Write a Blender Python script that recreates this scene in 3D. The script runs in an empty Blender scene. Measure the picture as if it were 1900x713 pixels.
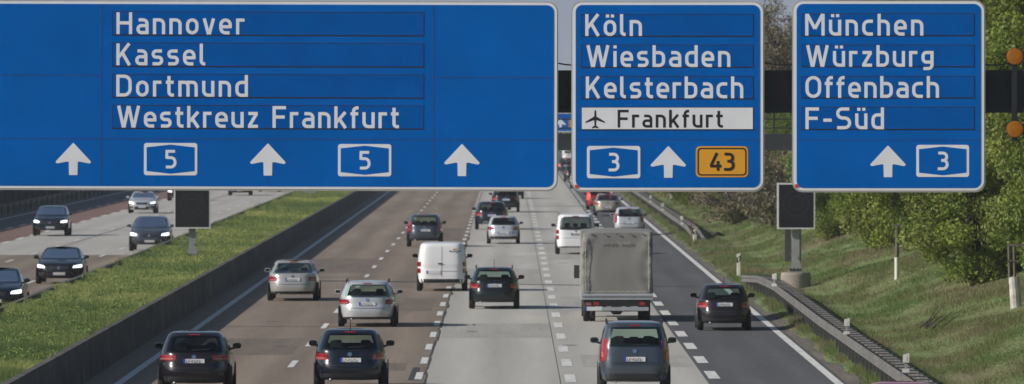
import bpy, bmesh, math, random
import numpy as np
from mathutils import Vector, Matrix
from mathutils.bvhtree import BVHTree
random.seed(7)
RNG = np.random.default_rng(11)
R = math.radians
SC = bpy.context.scene
COL = SC.collection

# ------------------------------------------------------------------ survey of the place
H = 7.07            # camera height over the road
F = 14100.0         # focal length in pixels of a 1900 px wide frame
CX, HY = 945.0, 197.0
def at(px, py, h=0.0):
    """ground point (X, Y) of a photo pixel lying h metres above the road"""
    k = (py - HY) / (H - h)
    return (px - CX) / k, F / k

# ------------------------------------------------------------------ materials
def new_mat(name):
    m = bpy.data.materials.new(name); m.use_nodes = True
    nt = m.node_tree; b = nt.nodes['Principled BSDF']
    return m, nt, b
def N(nt, kind, **kw):
    n = nt.nodes.new(kind)
    for k, v in kw.items(): setattr(n, k, v)
    return n
def mat(name, col, rough=0.6, metal=0.0, coat=0.0, var=0.0, scale=3.0, emit=None, es=0.0, spec=0.5):
    m, nt, b = new_mat(name)
    b.inputs['Base Color'].default_value = (*col, 1)
    b.inputs['Roughness'].default_value = rough
    b.inputs['Metallic'].default_value = metal
    b.inputs['Coat Weight'].default_value = coat
    b.inputs['Specular IOR Level'].default_value = spec
    if emit:
        b.inputs['Emission Color'].default_value = (*emit, 1); b.inputs['Emission Strength'].default_value = es
    if var > 0:
        tc = N(nt, 'ShaderNodeTexCoord'); nz = N(nt, 'ShaderNodeTexNoise'); nz.inputs['Scale'].default_value = scale
        nz.inputs['Detail'].default_value = 6
        nt.links.new(tc.outputs['Object'], nz.inputs['Vector'])
        mx = N(nt, 'ShaderNodeMix', data_type='RGBA')
        mx.inputs[6].default_value = (*[c * (1 - var) for c in col], 1)
        mx.inputs[7].default_value = (*[min(1, c * (1 + var)) for c in col], 1)
        rp = N(nt, 'ShaderNodeMapRange'); rp.inputs[1].default_value = .3; rp.inputs[2].default_value = .7
        nt.links.new(nz.outputs[0], rp.inputs[0]); nt.links.new(rp.outputs[0], mx.inputs[0])
        nt.links.new(mx.outputs[2], b.inputs['Base Color'])
    return m
def ground_mat(name, cols, scale=(1, 1, 1), nscale=1.0, rough=0.9, fine=0.25, tracks=None, bump=0.0, patch=None):
    """position-mapped surface: broad noise between cols, fine grain, optional darker wheel tracks"""
    m, nt, b = new_mat(name); L = nt.links
    g = N(nt, 'ShaderNodeNewGeometry')
    mp = N(nt, 'ShaderNodeMapping'); mp.inputs['Scale'].default_value = scale
    L.new(g.outputs['Position'], mp.inputs['Vector'])
    nz = N(nt, 'ShaderNodeTexNoise'); nz.inputs['Scale'].default_value = nscale; nz.inputs['Detail'].default_value = 8
    nz.inputs['Roughness'].default_value = .62
    L.new(mp.outputs[0], nz.inputs['Vector'])
    cr = N(nt, 'ShaderNodeValToRGB'); e = cr.color_ramp.elements
    n = len(cols)
    pos = [0.3 + 0.4 * i / (n - 1) for i in range(n)]
    e[0].position = pos[0]; e[0].color = (*cols[0], 1); e[1].position = pos[-1]; e[1].color = (*cols[-1], 1)
    for i in range(1, n - 1):
        q = e.new(pos[i]); q.color = (*cols[i], 1)
    L.new(nz.outputs[0], cr.inputs[0])
    col = cr.outputs[0]
    nf = N(nt, 'ShaderNodeTexNoise'); nf.inputs['Scale'].default_value = 1.0; nf.inputs['Detail'].default_value = 3
    mf = N(nt, 'ShaderNodeMapping'); mf.inputs['Scale'].default_value = (9, 1.2, 9)
    L.new(g.outputs['Position'], mf.inputs['Vector']); L.new(mf.outputs[0], nf.inputs['Vector'])
    mr = N(nt, 'ShaderNodeMapRange'); mr.inputs[1].default_value = .25; mr.inputs[2].default_value = .75
    mr.inputs[3].default_value = 1 - fine; mr.inputs[4].default_value = 1 + fine
    L.new(nf.outputs[0], mr.inputs[0])
    mm = N(nt, 'ShaderNodeMix', data_type='RGBA', blend_type='MULTIPLY'); mm.inputs[0].default_value = 1
    L.new(col, mm.inputs[6]); L.new(mr.outputs[0], mm.inputs[7]); col = mm.outputs[2]
    if tracks:
        sep = N(nt, 'ShaderNodeSeparateXYZ'); L.new(g.outputs['Position'], sep.inputs[0])
        x0, w, amt = tracks
        a = N(nt, 'ShaderNodeMath', operation='SUBTRACT'); a.inputs[1].default_value = x0; L.new(sep.outputs[0], a.inputs[0])
        s = N(nt, 'ShaderNodeMath', operation='MULTIPLY'); s.inputs[1].default_value = 4 * math.pi / w; L.new(a.outputs[0], s.inputs[0])
        c = N(nt, 'ShaderNodeMath', operation='COSINE'); L.new(s.outputs[0], c.inputs[0])
        m2 = N(nt, 'ShaderNodeMapRange'); m2.inputs[1].default_value = -1; m2.inputs[2].default_value = 1
        m2.inputs[3].default_value = 1 + amt; m2.inputs[4].default_value = 1 - amt
        L.new(c.outputs[0], m2.inputs[0])
        mt = N(nt, 'ShaderNodeMix', data_type='RGBA', blend_type='MULTIPLY'); mt.inputs[0].default_value = 1
        L.new(col, mt.inputs[6]); L.new(m2.outputs[0], mt.inputs[7]); col = mt.outputs[2]
    L.new(col, b.inputs['Base Color'])
    b.inputs['Roughness'].default_value = rough
    b.inputs['Specular IOR Level'].default_value = 0.25
    if bump:
        bp = N(nt, 'ShaderNodeBump'); bp.inputs['Strength'].default_value = bump; bp.inputs['Distance'].default_value = .02
        L.new(nf.outputs[0], bp.inputs['Height']); L.new(bp.outputs[0], b.inputs['Normal'])
    return m
def leaf_mat(name, c, trans=0.35):
    m = bpy.data.materials.new(name); m.use_nodes = True; nt = m.node_tree; nt.nodes.clear(); L = nt.links
    out = N(nt, 'ShaderNodeOutputMaterial'); d = N(nt, 'ShaderNodeBsdfPrincipled'); t = N(nt, 'ShaderNodeBsdfTranslucent'); mx = N(nt, 'ShaderNodeMixShader')
    g = N(nt, 'ShaderNodeNewGeometry'); nz = N(nt, 'ShaderNodeTexNoise'); nz.inputs['Scale'].default_value = .45; nz.inputs['Detail'].default_value = 4
    L.new(g.outputs['Position'], nz.inputs['Vector'])
    mr = N(nt, 'ShaderNodeMapRange'); mr.inputs[1].default_value = .3; mr.inputs[2].default_value = .7
    L.new(nz.outputs[0], mr.inputs[0])
    cm = N(nt, 'ShaderNodeMix', data_type='RGBA')
    cm.inputs[6].default_value = (c[0] * .72, c[1] * .76, c[2] * .8, 1); cm.inputs[7].default_value = (c[0] * 1.3, c[1] * 1.2, c[2] * 1.1, 1)
    L.new(mr.outputs[0], cm.inputs[0]); L.new(cm.outputs[2], d.inputs['Base Color'])
    d.inputs['Roughness'].default_value = .6; d.inputs['Specular IOR Level'].default_value = .3
    L.new(cm.outputs[2], t.inputs['Color'])
    mx.inputs[0].default_value = trans
    L.new(d.outputs[0], mx.inputs[1]); L.new(t.outputs[0], mx.inputs[2]); L.new(mx.outputs[0], out.inputs[0])
    return m
def grass_mat(name, ca, cb, cc, scale):
    """blade colour drifts between three plant colours over the ground"""
    m = bpy.data.materials.new(name); m.use_nodes = True; nt = m.node_tree; nt.nodes.clear(); L = nt.links
    out = N(nt, 'ShaderNodeOutputMaterial'); d = N(nt, 'ShaderNodeBsdfDiffuse'); t = N(nt, 'ShaderNodeBsdfTranslucent'); mx = N(nt, 'ShaderNodeMixShader')
    g = N(nt, 'ShaderNodeNewGeometry'); mp = N(nt, 'ShaderNodeMapping'); mp.inputs['Scale'].default_value = scale
    nz = N(nt, 'ShaderNodeTexNoise'); nz.inputs['Scale'].default_value = 1; nz.inputs['Detail'].default_value = 5
    L.new(g.outputs['Position'], mp.inputs[0]); L.new(mp.outputs[0], nz.inputs['Vector'])
    cr = N(nt, 'ShaderNodeValToRGB'); e = cr.color_ramp.elements
    e[0].position = .36; e[0].color = (*ca, 1); e[1].position = .66; e[1].color = (*cc, 1); q = e.new(.5); q.color = (*cb, 1)
    L.new(nz.outputs[0], cr.inputs[0]); L.new(cr.outputs[0], d.inputs[0]); L.new(cr.outputs[0], t.inputs[0])
    mx.inputs[0].default_value = .45
    L.new(d.outputs[0], mx.inputs[1]); L.new(t.outputs[0], mx.inputs[2]); L.new(mx.outputs[0], out.inputs[0])
    return m
def glass_mat(name, tint=(.35, .42, .40), clear=.5):
    m = bpy.data.materials.new(name); m.use_nodes = True; nt = m.node_tree; nt.nodes.clear(); L = nt.links
    out = N(nt, 'ShaderNodeOutputMaterial'); tr = N(nt, 'ShaderNodeBsdfTransparent'); gl = N(nt, 'ShaderNodeBsdfGlossy'); mx = N(nt, 'ShaderNodeMixShader')
    fr = N(nt, 'ShaderNodeFresnel'); fr.inputs[0].default_value = 1.5
    tr.inputs[0].default_value = (tint[0] * clear, tint[1] * clear, tint[2] * clear, 1); gl.inputs['Roughness'].default_value = .04
    L.new(fr.outputs[0], mx.inputs[0]); L.new(tr.outputs[0], mx.inputs[1]); L.new(gl.outputs[0], mx.inputs[2]); L.new(mx.outputs[0], out.inputs[0])
    return m
M = {}
M['sign_blue'] = mat('sign_blue', (.0, .112, .44), .9, var=.10, scale=.7, spec=.0)
M['strip_blue'] = mat('strip_blue', (.0, .094, .385), .9, var=.10, scale=1.2, spec=.0)
M['seam_blue'] = mat('seam_blue', (.002, .05, .22), .6)
M['sign_white'] = mat('sign_white', (.74, .75, .77), .5, var=.04, scale=2)
M['sign_black'] = mat('sign_black', (.012, .012, .013), .5)
M['sign_yellow'] = mat('sign_yellow', (.72, .33, .015), .5, var=.05)
M['sign_red'] = mat('sign_red', (.5, .04, .03), .5)
M['frame_grey'] = mat('frame_grey', (.33, .32, .29), .6, var=.1)
M['girder'] = mat('girder', (.010, .012, .017), .55, var=.2, scale=.5)
M['galv'] = mat('galvanised_steel', (.30, .31, .31), .5, metal=.25, var=.15, scale=2)
M['rail'] = mat('weathered_rail', (.125, .120, .113), .7, metal=.1, var=.25, scale=.8)
M['steel_dark'] = mat('steel_dark', (.05, .05, .05), .6, var=.2)
M['walkway'] = mat('walkway_grey', (.38, .40, .43), .6, var=.1)
M['led_face'] = mat('display_face', (.010, .011, .013), .35, var=.25, scale=8)
M['white_paint'] = mat('white_paint', (.62, .62, .60), .5, var=.06)
M['amber'] = mat('amber_lens', (.34, .115, .006), .6, var=.15, scale=14, spec=.2)
M['concrete_old'] = mat('concrete_old', (.27, .24, .20), .9, var=.25, scale=1.4)
M['post_white'] = mat('post_white', (.60, .58, .52), .5)
M['tyre'] = mat('tyre', (.014, .014, .015), .8)
M['rim'] = mat('rim', (.35, .36, .38), .35, metal=.8)
M['plastic'] = mat('black_plastic', (.016, .017, .019), .5)
M['interior'] = mat('interior', (.02, .02, .022), .9)
M['tail'] = mat('tail_lens', (.25, .010, .016), .15, coat=.6)
M['tail_lit'] = mat('tail_lens_lit', (.5, .03, .03), .2, emit=(1, .08, .05), es=1.1)
M['tail_clear'] = mat('tail_clear', (.34, .10, .10), .12, coat=.7)
M['head'] = mat('headlamp_lit', (.8, .82, .85), .1, emit=(.9, .95, 1), es=1.6)
M['head_off'] = mat('headlamp_glass', (.55, .58, .62), .08, coat=1, metal=.4)
M['plate'] = mat('plate_white', (.60, .60, .60), .45)
M['eu'] = mat('plate_blue', (.01, .04, .35), .5)
M['chrome'] = mat('chrome', (.6, .62, .64), .15, metal=1)
M['glass'] = glass_mat('car_glass', (.82, .95, .88), .92)
M['glass_dark'] = glass_mat('car_glass_tinted', (.55, .62, .60), .8)
M['tarp'] = mat('tarpaulin', (.205, .200, .190), .75, var=.05, scale=.8)
M['tarp_side'] = M['tarp']
M['alu'] = mat('aluminium_board', (.36, .38, .40), .4, metal=.3, var=.1)
M['orange_mark'] = mat('orange_mark', (.65, .28, .06), .5)
M['grey_mark'] = mat('grey_mark', (.12, .12, .13), .5)
M['bark'] = mat('bark', (.045, .035, .027), .9, var=.3, scale=2)
M['bark_grey'] = mat('bark_grey', (.11, .09, .072), .9, var=.3, scale=2)
PAINT = {
 'black': ((.006, .007, .010), 0), 'blueblack': ((.005, .008, .015), 0), 'night': ((.012, .018, .030), .2), 'green': ((.006, .011, .012), 0),
 'plum': ((.010, .006, .008), 0), 'silver': ((.55, .56, .58), .4), 'silver_warm': ((.45, .435, .41), .4), 'beige': ((.36, .33, .27), .3),
 'white': ((.72, .72, .73), 0), 'greyblue': ((.075, .092, .115), .5), 'grey': ((.085, .088, .10), .5), 'red': ((.30, .015, .015), .1), 'maroon': ((.009, .006, .008), 0)}
for k, (c, me) in PAINT.items():
    M['p_' + k] = mat('paint_' + k, c, .26, metal=me, coat=.65, var=.05, scale=1.3, spec=.35)

# ------------------------------------------------------------------ mesh helpers
def link(o, parent=None):
    COL.objects.link(o)
    if parent is not None: o.parent = parent
    return o
def tag(o, label=None, cat=None, group=None, kind=None):
    if label: o['label'] = label
    if cat: o['category'] = cat
    if group: o['group'] = group
    if kind: o['kind'] = kind
    return o
def empty(name, loc, label, cat, group=None, rz=0):
    o = bpy.data.objects.new(name, None); o.empty_display_size = .5
    COL.objects.link(o); o.location = loc; o.rotation_euler = (0, 0, rz)
    return tag(o, label, cat, group)
def mesh_obj(name, V, Fc, mats, parent=None, smooth=False, mi=None, loc=(0, 0, 0)):
    me = bpy.data.meshes.new(name)
    me.from_pydata([tuple(v) for v in V], [], Fc)
    for m in (mats if isinstance(mats, (list, tuple)) else [mats]): me.materials.append(m)
    if mi is not None: me.polygons.foreach_set('material_index', mi)
    if smooth: me.polygons.foreach_set('use_smooth', [True] * len(me.polygons))
    me.update()
    o = bpy.data.objects.new(name, me); o.location = loc
    return link(o, parent)
class MB:
    def __init__(s): s.V = []; s.F = []
    def add(s, V, Fc):
        b = len(s.V); s.V += [tuple(v) for v in V]; s.F += [tuple(i + b for i in f) for f in Fc]; return s
    def box(s, x0, x1, y0, y1, z0, z1):
        return s.add([(x0,y0,z0),(x1,y0,z0),(x1,y1,z0),(x0,y1,z0),(x0,y0,z1),(x1,y0,z1),(x1,y1,z1),(x0,y1,z1)],
                     [(0,3,2,1),(4,5,6,7),(0,1,5,4),(1,2,6,5),(2,3,7,6),(3,0,4,7)])
    def tube(s, pts, rad, n=8, cap=True):
        pts = [Vector(p) for p in pts]
        rad = rad if isinstance(rad, (list, tuple)) else [rad] * len(pts)
        V = []; Fc = []
        for i, p in enumerate(pts):
            t = (pts[min(i + 1, len(pts) - 1)] - pts[max(i - 1, 0)]).normalized()
            a = Vector((0, 0, 1)) if abs(t.z) < .9 else Vector((1, 0, 0))
            u = t.cross(a).normalized(); w = t.cross(u)
            for k in range(n):
                q = 2 * math.pi * k / n
                V.append(p + (u * math.cos(q) + w * math.sin(q)) * rad[i])
        for i in range(len(pts) - 1):
            for k in range(n):
                k2 = (k + 1) % n
                Fc.append((i * n + k, i * n + k2, (i + 1) * n + k2, (i + 1) * n + k))
        if cap:
            Fc.append(tuple(range(n))[::-1]); Fc.append(tuple(range((len(pts) - 1) * n, len(pts) * n)))
        return s.add(V, Fc)
    def build(s, name, m, parent=None, smooth=False, loc=(0, 0, 0)):
        return mesh_obj(name, s.V, s.F, m, parent, smooth, loc=loc)
def rrect(x0, x1, z0, z1, r, n=6):
    P = []
    for cx, cz, a0 in ((x1 - r, z1 - r, 0), (x0 + r, z1 - r, 90), (x0 + r, z0 + r, 180), (x1 - r, z0 + r, 270)):
        for i in range(n + 1):
            a = R(a0 + 90 * i / n); P.append((cx + r * math.cos(a), cz + r * math.sin(a)))
    return P
def prism(P, yf, yb, mb=None):
    """flat plate in the XZ plane: front at yf (towards the camera), back at yb"""
    mb = mb or MB(); n = len(P)
    mb.add([(x, yf, z) for x, z in P] + [(x, yb, z) for x, z in P],
           [tuple(range(n))] + [(i, (i + 1) % n, n + (i + 1) % n, n + i) for i in range(n)] + [tuple(range(n, 2 * n))[::-1]])
    return mb
def ring_plate(P, Q, yf, yb, mb=None):
    mb = mb or MB(); n = len(P)
    V = [(x, yf, z) for x, z in P] + [(x, yf, z) for x, z in Q] + [(x, yb, z) for x, z in P] + [(x, yb, z) for x, z in Q]
    Fc = []
    for i in range(n):
        j = (i + 1) % n
        Fc += [(i, j, n + j, n + i), (i, j, 2 * n + j, 2 * n + i), (n + i, n + j, 3 * n + j, 3 * n + i)]
    return mb.add(V, Fc)

# ------------------------------------------------------------------ sky, sun, camera
w = bpy.data.worlds.new('World'); SC.world = w; w.use_nodes = True
nt = w.node_tree; bg = nt.nodes['Background']
sky = nt.nodes.new('ShaderNodeTexSky'); sky.sky_type = 'NISHITA'; sky.sun_disc = False
EL, AZ = R(27.5), R(18)
sky.sun_elevation = EL; sky.sun_rotation = R(270 - 18); sky.air_density = 1.0; sky.dust_density = 1.0; sky.ozone_density = 1.5
g_ = nt.nodes.new('ShaderNodeTexCoord'); sp_ = nt.nodes.new('ShaderNodeSeparateXYZ'); nt.links.new(g_.outputs['Generated'], sp_.inputs[0])
mr_ = nt.nodes.new('ShaderNodeMapRange'); mr_.inputs[1].default_value = .015; mr_.inputs[2].default_value = .16; mr_.inputs[3].default_value = 1; mr_.inputs[4].default_value = 0
nt.links.new(sp_.outputs[2], mr_.inputs[0])
hz_ = nt.nodes.new('ShaderNodeMix'); hz_.data_type = 'RGBA'; hz_.inputs[7].default_value = (3.3, 3.75, 4.7, 1)   # pale grey blue band of air low over the horizon
nt.links.new(mr_.outputs[0], hz_.inputs[0]); nt.links.new(sky.outputs[0], hz_.inputs[6])
nt.links.new(hz_.outputs[2], bg.inputs[0]); bg.inputs[1].default_value = .08
sd = bpy.data.lights.new('sun', 'SUN'); sd.energy = 4.8; sd.angle = R(.5); sd.color = (1, .94, .86)
so = bpy.data.objects.new('sun', sd); COL.objects.link(so)
sun_dir = Vector((-math.cos(EL) * math.cos(AZ), -math.cos(EL) * math.sin(AZ), math.sin(EL)))
so.rotation_euler = sun_dir.to_track_quat('Z', 'Y').to_euler(); so.location = (-40, 150, 40)
cd = bpy.data.cameras.new('camera'); co = bpy.data.objects.new('camera', cd); COL.objects.link(co)
co.location = (0, 0, H); co.rotation_euler = (R(90), 0, 0)
cd.sensor_width = 36; cd.lens = F * 36 / 1900; cd.clip_start = 1; cd.clip_end = 9000
cd.shift_x = (950 - CX) / 1900; cd.shift_y = -(356.5 - HY) / 1900
cd.dof.use_dof = True; cd.dof.focus_distance = 162; cd.dof.aperture_fstop = 5.0
SC.camera = co
# thin spring haze over the whole road, as even air
hm = bpy.data.materials.new('haze'); hm.use_nodes = True; hn = hm.node_tree; hn.nodes.clear()
ho = hn.nodes.new('ShaderNodeOutputMaterial'); hv = hn.nodes.new('ShaderNodeVolumePrincipled')
hv.inputs['Color'].default_value = (.80, .84, .90, 1); hv.inputs['Density'].default_value = .00010; hv.inputs['Anisotropy'].default_value = .0
hn.links.new(hv.outputs[0], ho.inputs['Volume'])
_haze = hm
SC.view_settings.view_transform = 'Standard'; SC.view_settings.look = 'None'; SC.view_settings.gamma = 1
SC.view_settings.exposure = 0.06
SC.render.use_motion_blur = False
SC.cycles.max_bounces = 6; SC.cycles.transparent_max_bounces = 10; SC.cycles.use_denoising = True

# ------------------------------------------------------------------ ground and carriageways
def sheet(name, x0, x1, y0, y1, z, m, kind='structure', ny=1, xf0=None, xf1=None):
    V = []; Fc = []
    for i in range(ny + 1):
        y = y0 + (y1 - y0) * i / ny
        V += [(xf0(y) if xf0 else x0, y, z), (xf1(y) if xf1 else x1, y, z)]
    for i in range(ny): Fc.append((2 * i, 2 * i + 1, 2 * i + 3, 2 * i + 2))
    return tag(mesh_obj(name, V, Fc, m), kind=kind)
M['soil'] = ground_mat('verge_soil', [(.055, .065, .03), (.075, .095, .035), (.12, .10, .06)], (.5, .12, .5), 1, fine=.3)
M['brown'] = ground_mat('brown_paving', [(.158, .126, .098), (.195, .156, .122), (.235, .192, .152)], (.8, .03, 1), 1, fine=.10, tracks=(-4.1, 3.72, .11))
M['concrete'] = ground_mat('pale_concrete', [(.34, .325, .295), (.385, .37, .335), (.42, .405, .37)], (.7, .025, 1), 1, fine=.05, tracks=(-.3, 3.75, .075))
M['concrete2'] = ground_mat('pale_concrete_oncoming', [(.33, .315, .285), (.375, .36, .33), (.41, .395, .36)], (.7, .025, 1), 1, fine=.05, tracks=(-20.9, 3.6, .04))
M['asphalt'] = ground_mat('dark_asphalt', [(.070, .072, .077), (.085, .087, .092), (.102, .104, .109)], (.8, .05, 1), 1, fine=.12, tracks=(6.9, 3.0, .08))
M['redbrown'] = ground_mat('reddish_paving', [(.150, .095, .075), (.180, .112, .090), (.20, .13, .105)], (.8, .04, 1), 1, fine=.08)
M['paint'] = ground_mat('road_paint', [(.46, .46, .44), (.56, .56, .54), (.62, .62, .60)], (3, .4, 1), 1, fine=.10)
M['tar'] = mat('tar', (.030, .030, .032), .85)  # also used for the painted shadow line across the road
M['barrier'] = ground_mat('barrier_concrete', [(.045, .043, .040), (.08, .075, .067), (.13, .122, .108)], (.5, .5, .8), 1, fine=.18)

sheet('ground', -3500, 3500, -300, 7000, -.06, M['soil'])
FAR = 2400
sheet('road', -11.0, -2.2, 60, FAR, 0, M['brown'])
sheet('road_concrete', -2.2, 5.08, 60, FAR, 0, M['concrete'])
wob = lambda y: 8.78 + .07 * math.sin(y * .31) + .05 * math.sin(y * 1.13 + 1) + .04 * math.sin(y * 2.3)
sheet('road_asphalt', 5.08, 8.8, 60, FAR, 0, M['asphalt'], ny=900, xf1=wob)
sheet('oncoming_road', -26.1, -15.5, 60, 361, 0, M['brown'])
sheet('oncoming_road_concrete', -26.1, -15.5, 361, FAR, 0, M['concrete2'])
sheet('oncoming_road_strip', -29.1, -26.1, 60, FAR, 0, M['redbrown'])
sheet('oncoming_road_shoulder', -33.0, -29.1, 60, FAR, 0, M['asphalt'])
# seams between the pavings, tarred transverse joints and a painted shadow line
mb = MB()
def strip(x0, x1, y0, y1, z): mb.add([(x0, y0, z), (x1, y0, z), (x1, y1, z), (x0, y1, z)], [(0, 1, 2, 3)])
y = 180
while y < 420:
    l = random.uniform(1.5, 6); ww = random.uniform(.03, .09)
    xo = random.uniform(-.03, .05)
    strip(-2.24 + xo, -2.24 + xo + ww, y, y + l, .004); y += l
mb.add([(-2.62, 196, .004), (-2.36, 196, .004), (-2.42, 205.5, .004), (-2.60, 205.5, .004)], [(0, 1, 2, 3)])
mb.add([(-7.8, 306.6, .004), (-2.2, 304.2, .004), (-2.2, 305.6, .004), (-7.8, 308.0, .004)], [(0, 1, 2, 3)])  # thin overhead shadow painted as a dark band across the brown lanes
mb.add([(-2.2, 302.2, .004), (8.6, 296, .004), (8.6, 297.0, .004), (-2.2, 303.2, .004)], [(0, 1, 2, 3)])  # the painted shadow carried on over concrete and asphalt
for (x0, x1, y0) in ((-9.5, -2.3, 515), (-2.1, 5, 640), (-2.1, 5, 432), (-2.1, 5, 548), (-26, -15.6, 432), (-9.7, -2.3, 243.5)):
    strip(x0, x1, y0, y0 + .28, .004)
strip(1.30, 1.315, 150, 900, .004); strip(-22.52, -22.46, 361, 1200, .004)
for k in range(26):
    yy = random.uniform(195, 420); xx = random.choice([random.uniform(-9, 5), random.uniform(-2, 5)]); strip(xx, xx + random.uniform(.1, .5), yy, yy + random.uniform(.15, .6), .004)
tag(mb.build('road_joints_and_shadow', M['tar']), kind='structure')
# repair patches and worn panels
M['patch_brown'] = ground_mat('patch_brown', [(.125, .102, .082), (.15, .122, .098), (.18, .148, .12)], (1.5, .1, 1), 1, fine=.15)
M['patch_pale'] = ground_mat('patch_pale', [(.29, .28, .255), (.33, .318, .29), (.37, .355, .325)], (1.5, .1, 1), 1, fine=.12)
mb = MB()
for (a, b, c, d) in ((-9.6, -6.2, 216, 231), (-5.7, -2.7, 262, 279), (-9.7, -6.1, 322, 352), (-5.6, -2.6, 400, 440), (-4.0, -2.8, 203, 209)): strip(a, b, c, d, .0025)
tag(mb.build('road_patch', M['patch_brown']), kind='structure')
mb = MB()
for (a, b, c, d) in ((-2.1, 1.3, 232, 247), (1.9, 5.0, 262, 282), (-2.0, 1.3, 300, 330), (1.8, 5.0, 350, 400), (2.0, 5.0, 206, 216)): strip(a, b, c, d, .0025)
tag(mb.build('road_patch', M['patch_pale']), kind='structure')
# dirty gravel verge beside the asphalt edge
M['dirt'] = ground_mat('verge_dirt', [(.075, .068, .058), (.10, .09, .075), (.13, .115, .095)], (1.2, .25, 1), 1, fine=.3)
V = []; Fc = []
for i in range(1200):
    y = 100 + i * .9; e = 8.90 + .06 * math.sin(y * .23) + .05 * math.sin(y * .61 + 2) + .05 * random.random()
    V += [(8.6, y, -.004), (e, y, max(-.02, .15 * (e - 8.75) / .45) + .012)]
for i in range(1199): Fc.append((2 * i, 2 * i + 1, 2 * i + 3, 2 * i + 2))
tag(mesh_obj('verge', V, Fc, M['dirt']), kind='structure')
# lane markings
mb = MB()
def dashes(x, w_, phase, length, period, y0, y1):
    y = y0 + (phase - y0) % period
    while y < y1:
        a = (random.random() - .5) * .02
        strip(x - w_ / 2 + a, x + w_ / 2 + a, y, y + length, .006); y += period
strip(-10.06, -9.84, 60, FAR, .006); strip(8.28, 8.50, 60, FAR, .006)
dashes(-5.93, .17, 205.5, 5.5, 18, 100, 2000)
dashes(-2.36, .19, 196.5, 5.2, 12, 100, 2000)
dashes(1.58, .28, 194.5, 5.6, 12, 100, 2000)
dashes(5.33, .30, 197.0, 5.6, 12, 100, 2000)
dashes(-19.22, .16, 338.5, 5.5, 18, 100, 2000)
dashes(-22.8, .15, 344, 5.5, 18, 100, 2000)
dashes(-26.1, .28, 355, 6, 12, 100, 2000)
dashes(-28.95, .26, 353, 6, 12, 100, 2000)
strip(-31.8, -31.6, 60, FAR, .006)
tag(mb.build('road_markings', M['paint']), kind='structure')

# the bank on the right
def bank(x, y):
    b = max(0.0, x - 11.1)
    z = .30 * b if b < 16 else 4.8 + .04 * (b - 16)
    z = z * (1 - math.exp(-b * 1.2)) + .05
    z += (.10 * math.sin(y * .07 + x * .5) + .07 * math.sin(y * .19 + x * 1.3)) * min(1, b / 2.5)
    return z + .10 if x > 9.2 else max(-.02, .15 * (x - 8.75) / .45)
xs = [8.6, 9.2, 9.8, 10.4, 11, 11.7, 12.4, 13.2, 14, 15, 16, 18, 20, 23, 26, 30, 40, 60, 100, 400]
ys = list(np.arange(100, 1400, 4.0)) + [1700, 2400]
V = [(x, y, bank(x, y)) for y in ys for x in xs]; nx = len(xs)
Fc = [(j * nx + i, j * nx + i + 1, (j + 1) * nx + i + 1, (j + 1) * nx + i) for j in range(len(ys) - 1) for i in range(nx - 1)]
M['bank'] = ground_mat('bank_turf', [(.175, .145, .09), (.145, .15, .065), (.125, .165, .06), (.14, .19, .065), (.18, .16, .09)], (.30, .075, .30), 1, fine=.35, bump=.6)
tag(mesh_obj('embankment', V, Fc, M['bank'], smooth=True), kind='structure')

# ------------------------------------------------------------------ median: two concrete walls, soil, grass
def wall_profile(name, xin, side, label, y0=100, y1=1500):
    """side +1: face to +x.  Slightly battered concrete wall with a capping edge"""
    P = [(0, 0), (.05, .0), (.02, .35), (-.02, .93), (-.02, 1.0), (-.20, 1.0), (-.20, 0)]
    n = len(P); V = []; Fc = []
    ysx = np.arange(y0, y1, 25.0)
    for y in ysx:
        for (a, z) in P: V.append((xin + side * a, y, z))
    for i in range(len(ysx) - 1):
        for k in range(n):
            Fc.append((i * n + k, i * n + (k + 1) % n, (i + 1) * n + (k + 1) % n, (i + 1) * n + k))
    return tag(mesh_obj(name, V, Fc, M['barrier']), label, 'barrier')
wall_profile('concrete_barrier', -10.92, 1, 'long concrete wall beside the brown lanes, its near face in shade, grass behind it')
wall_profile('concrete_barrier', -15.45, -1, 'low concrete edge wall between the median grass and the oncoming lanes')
M['msoil'] = ground_mat('median_turf', [(.06, .085, .03), (.09, .12, .035), (.13, .15, .045)], (.4, .1, .4), 1, fine=.3)
sheet('median_soil', -15.3, -11.08, 100, 1500, .80, M['msoil'])
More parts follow.
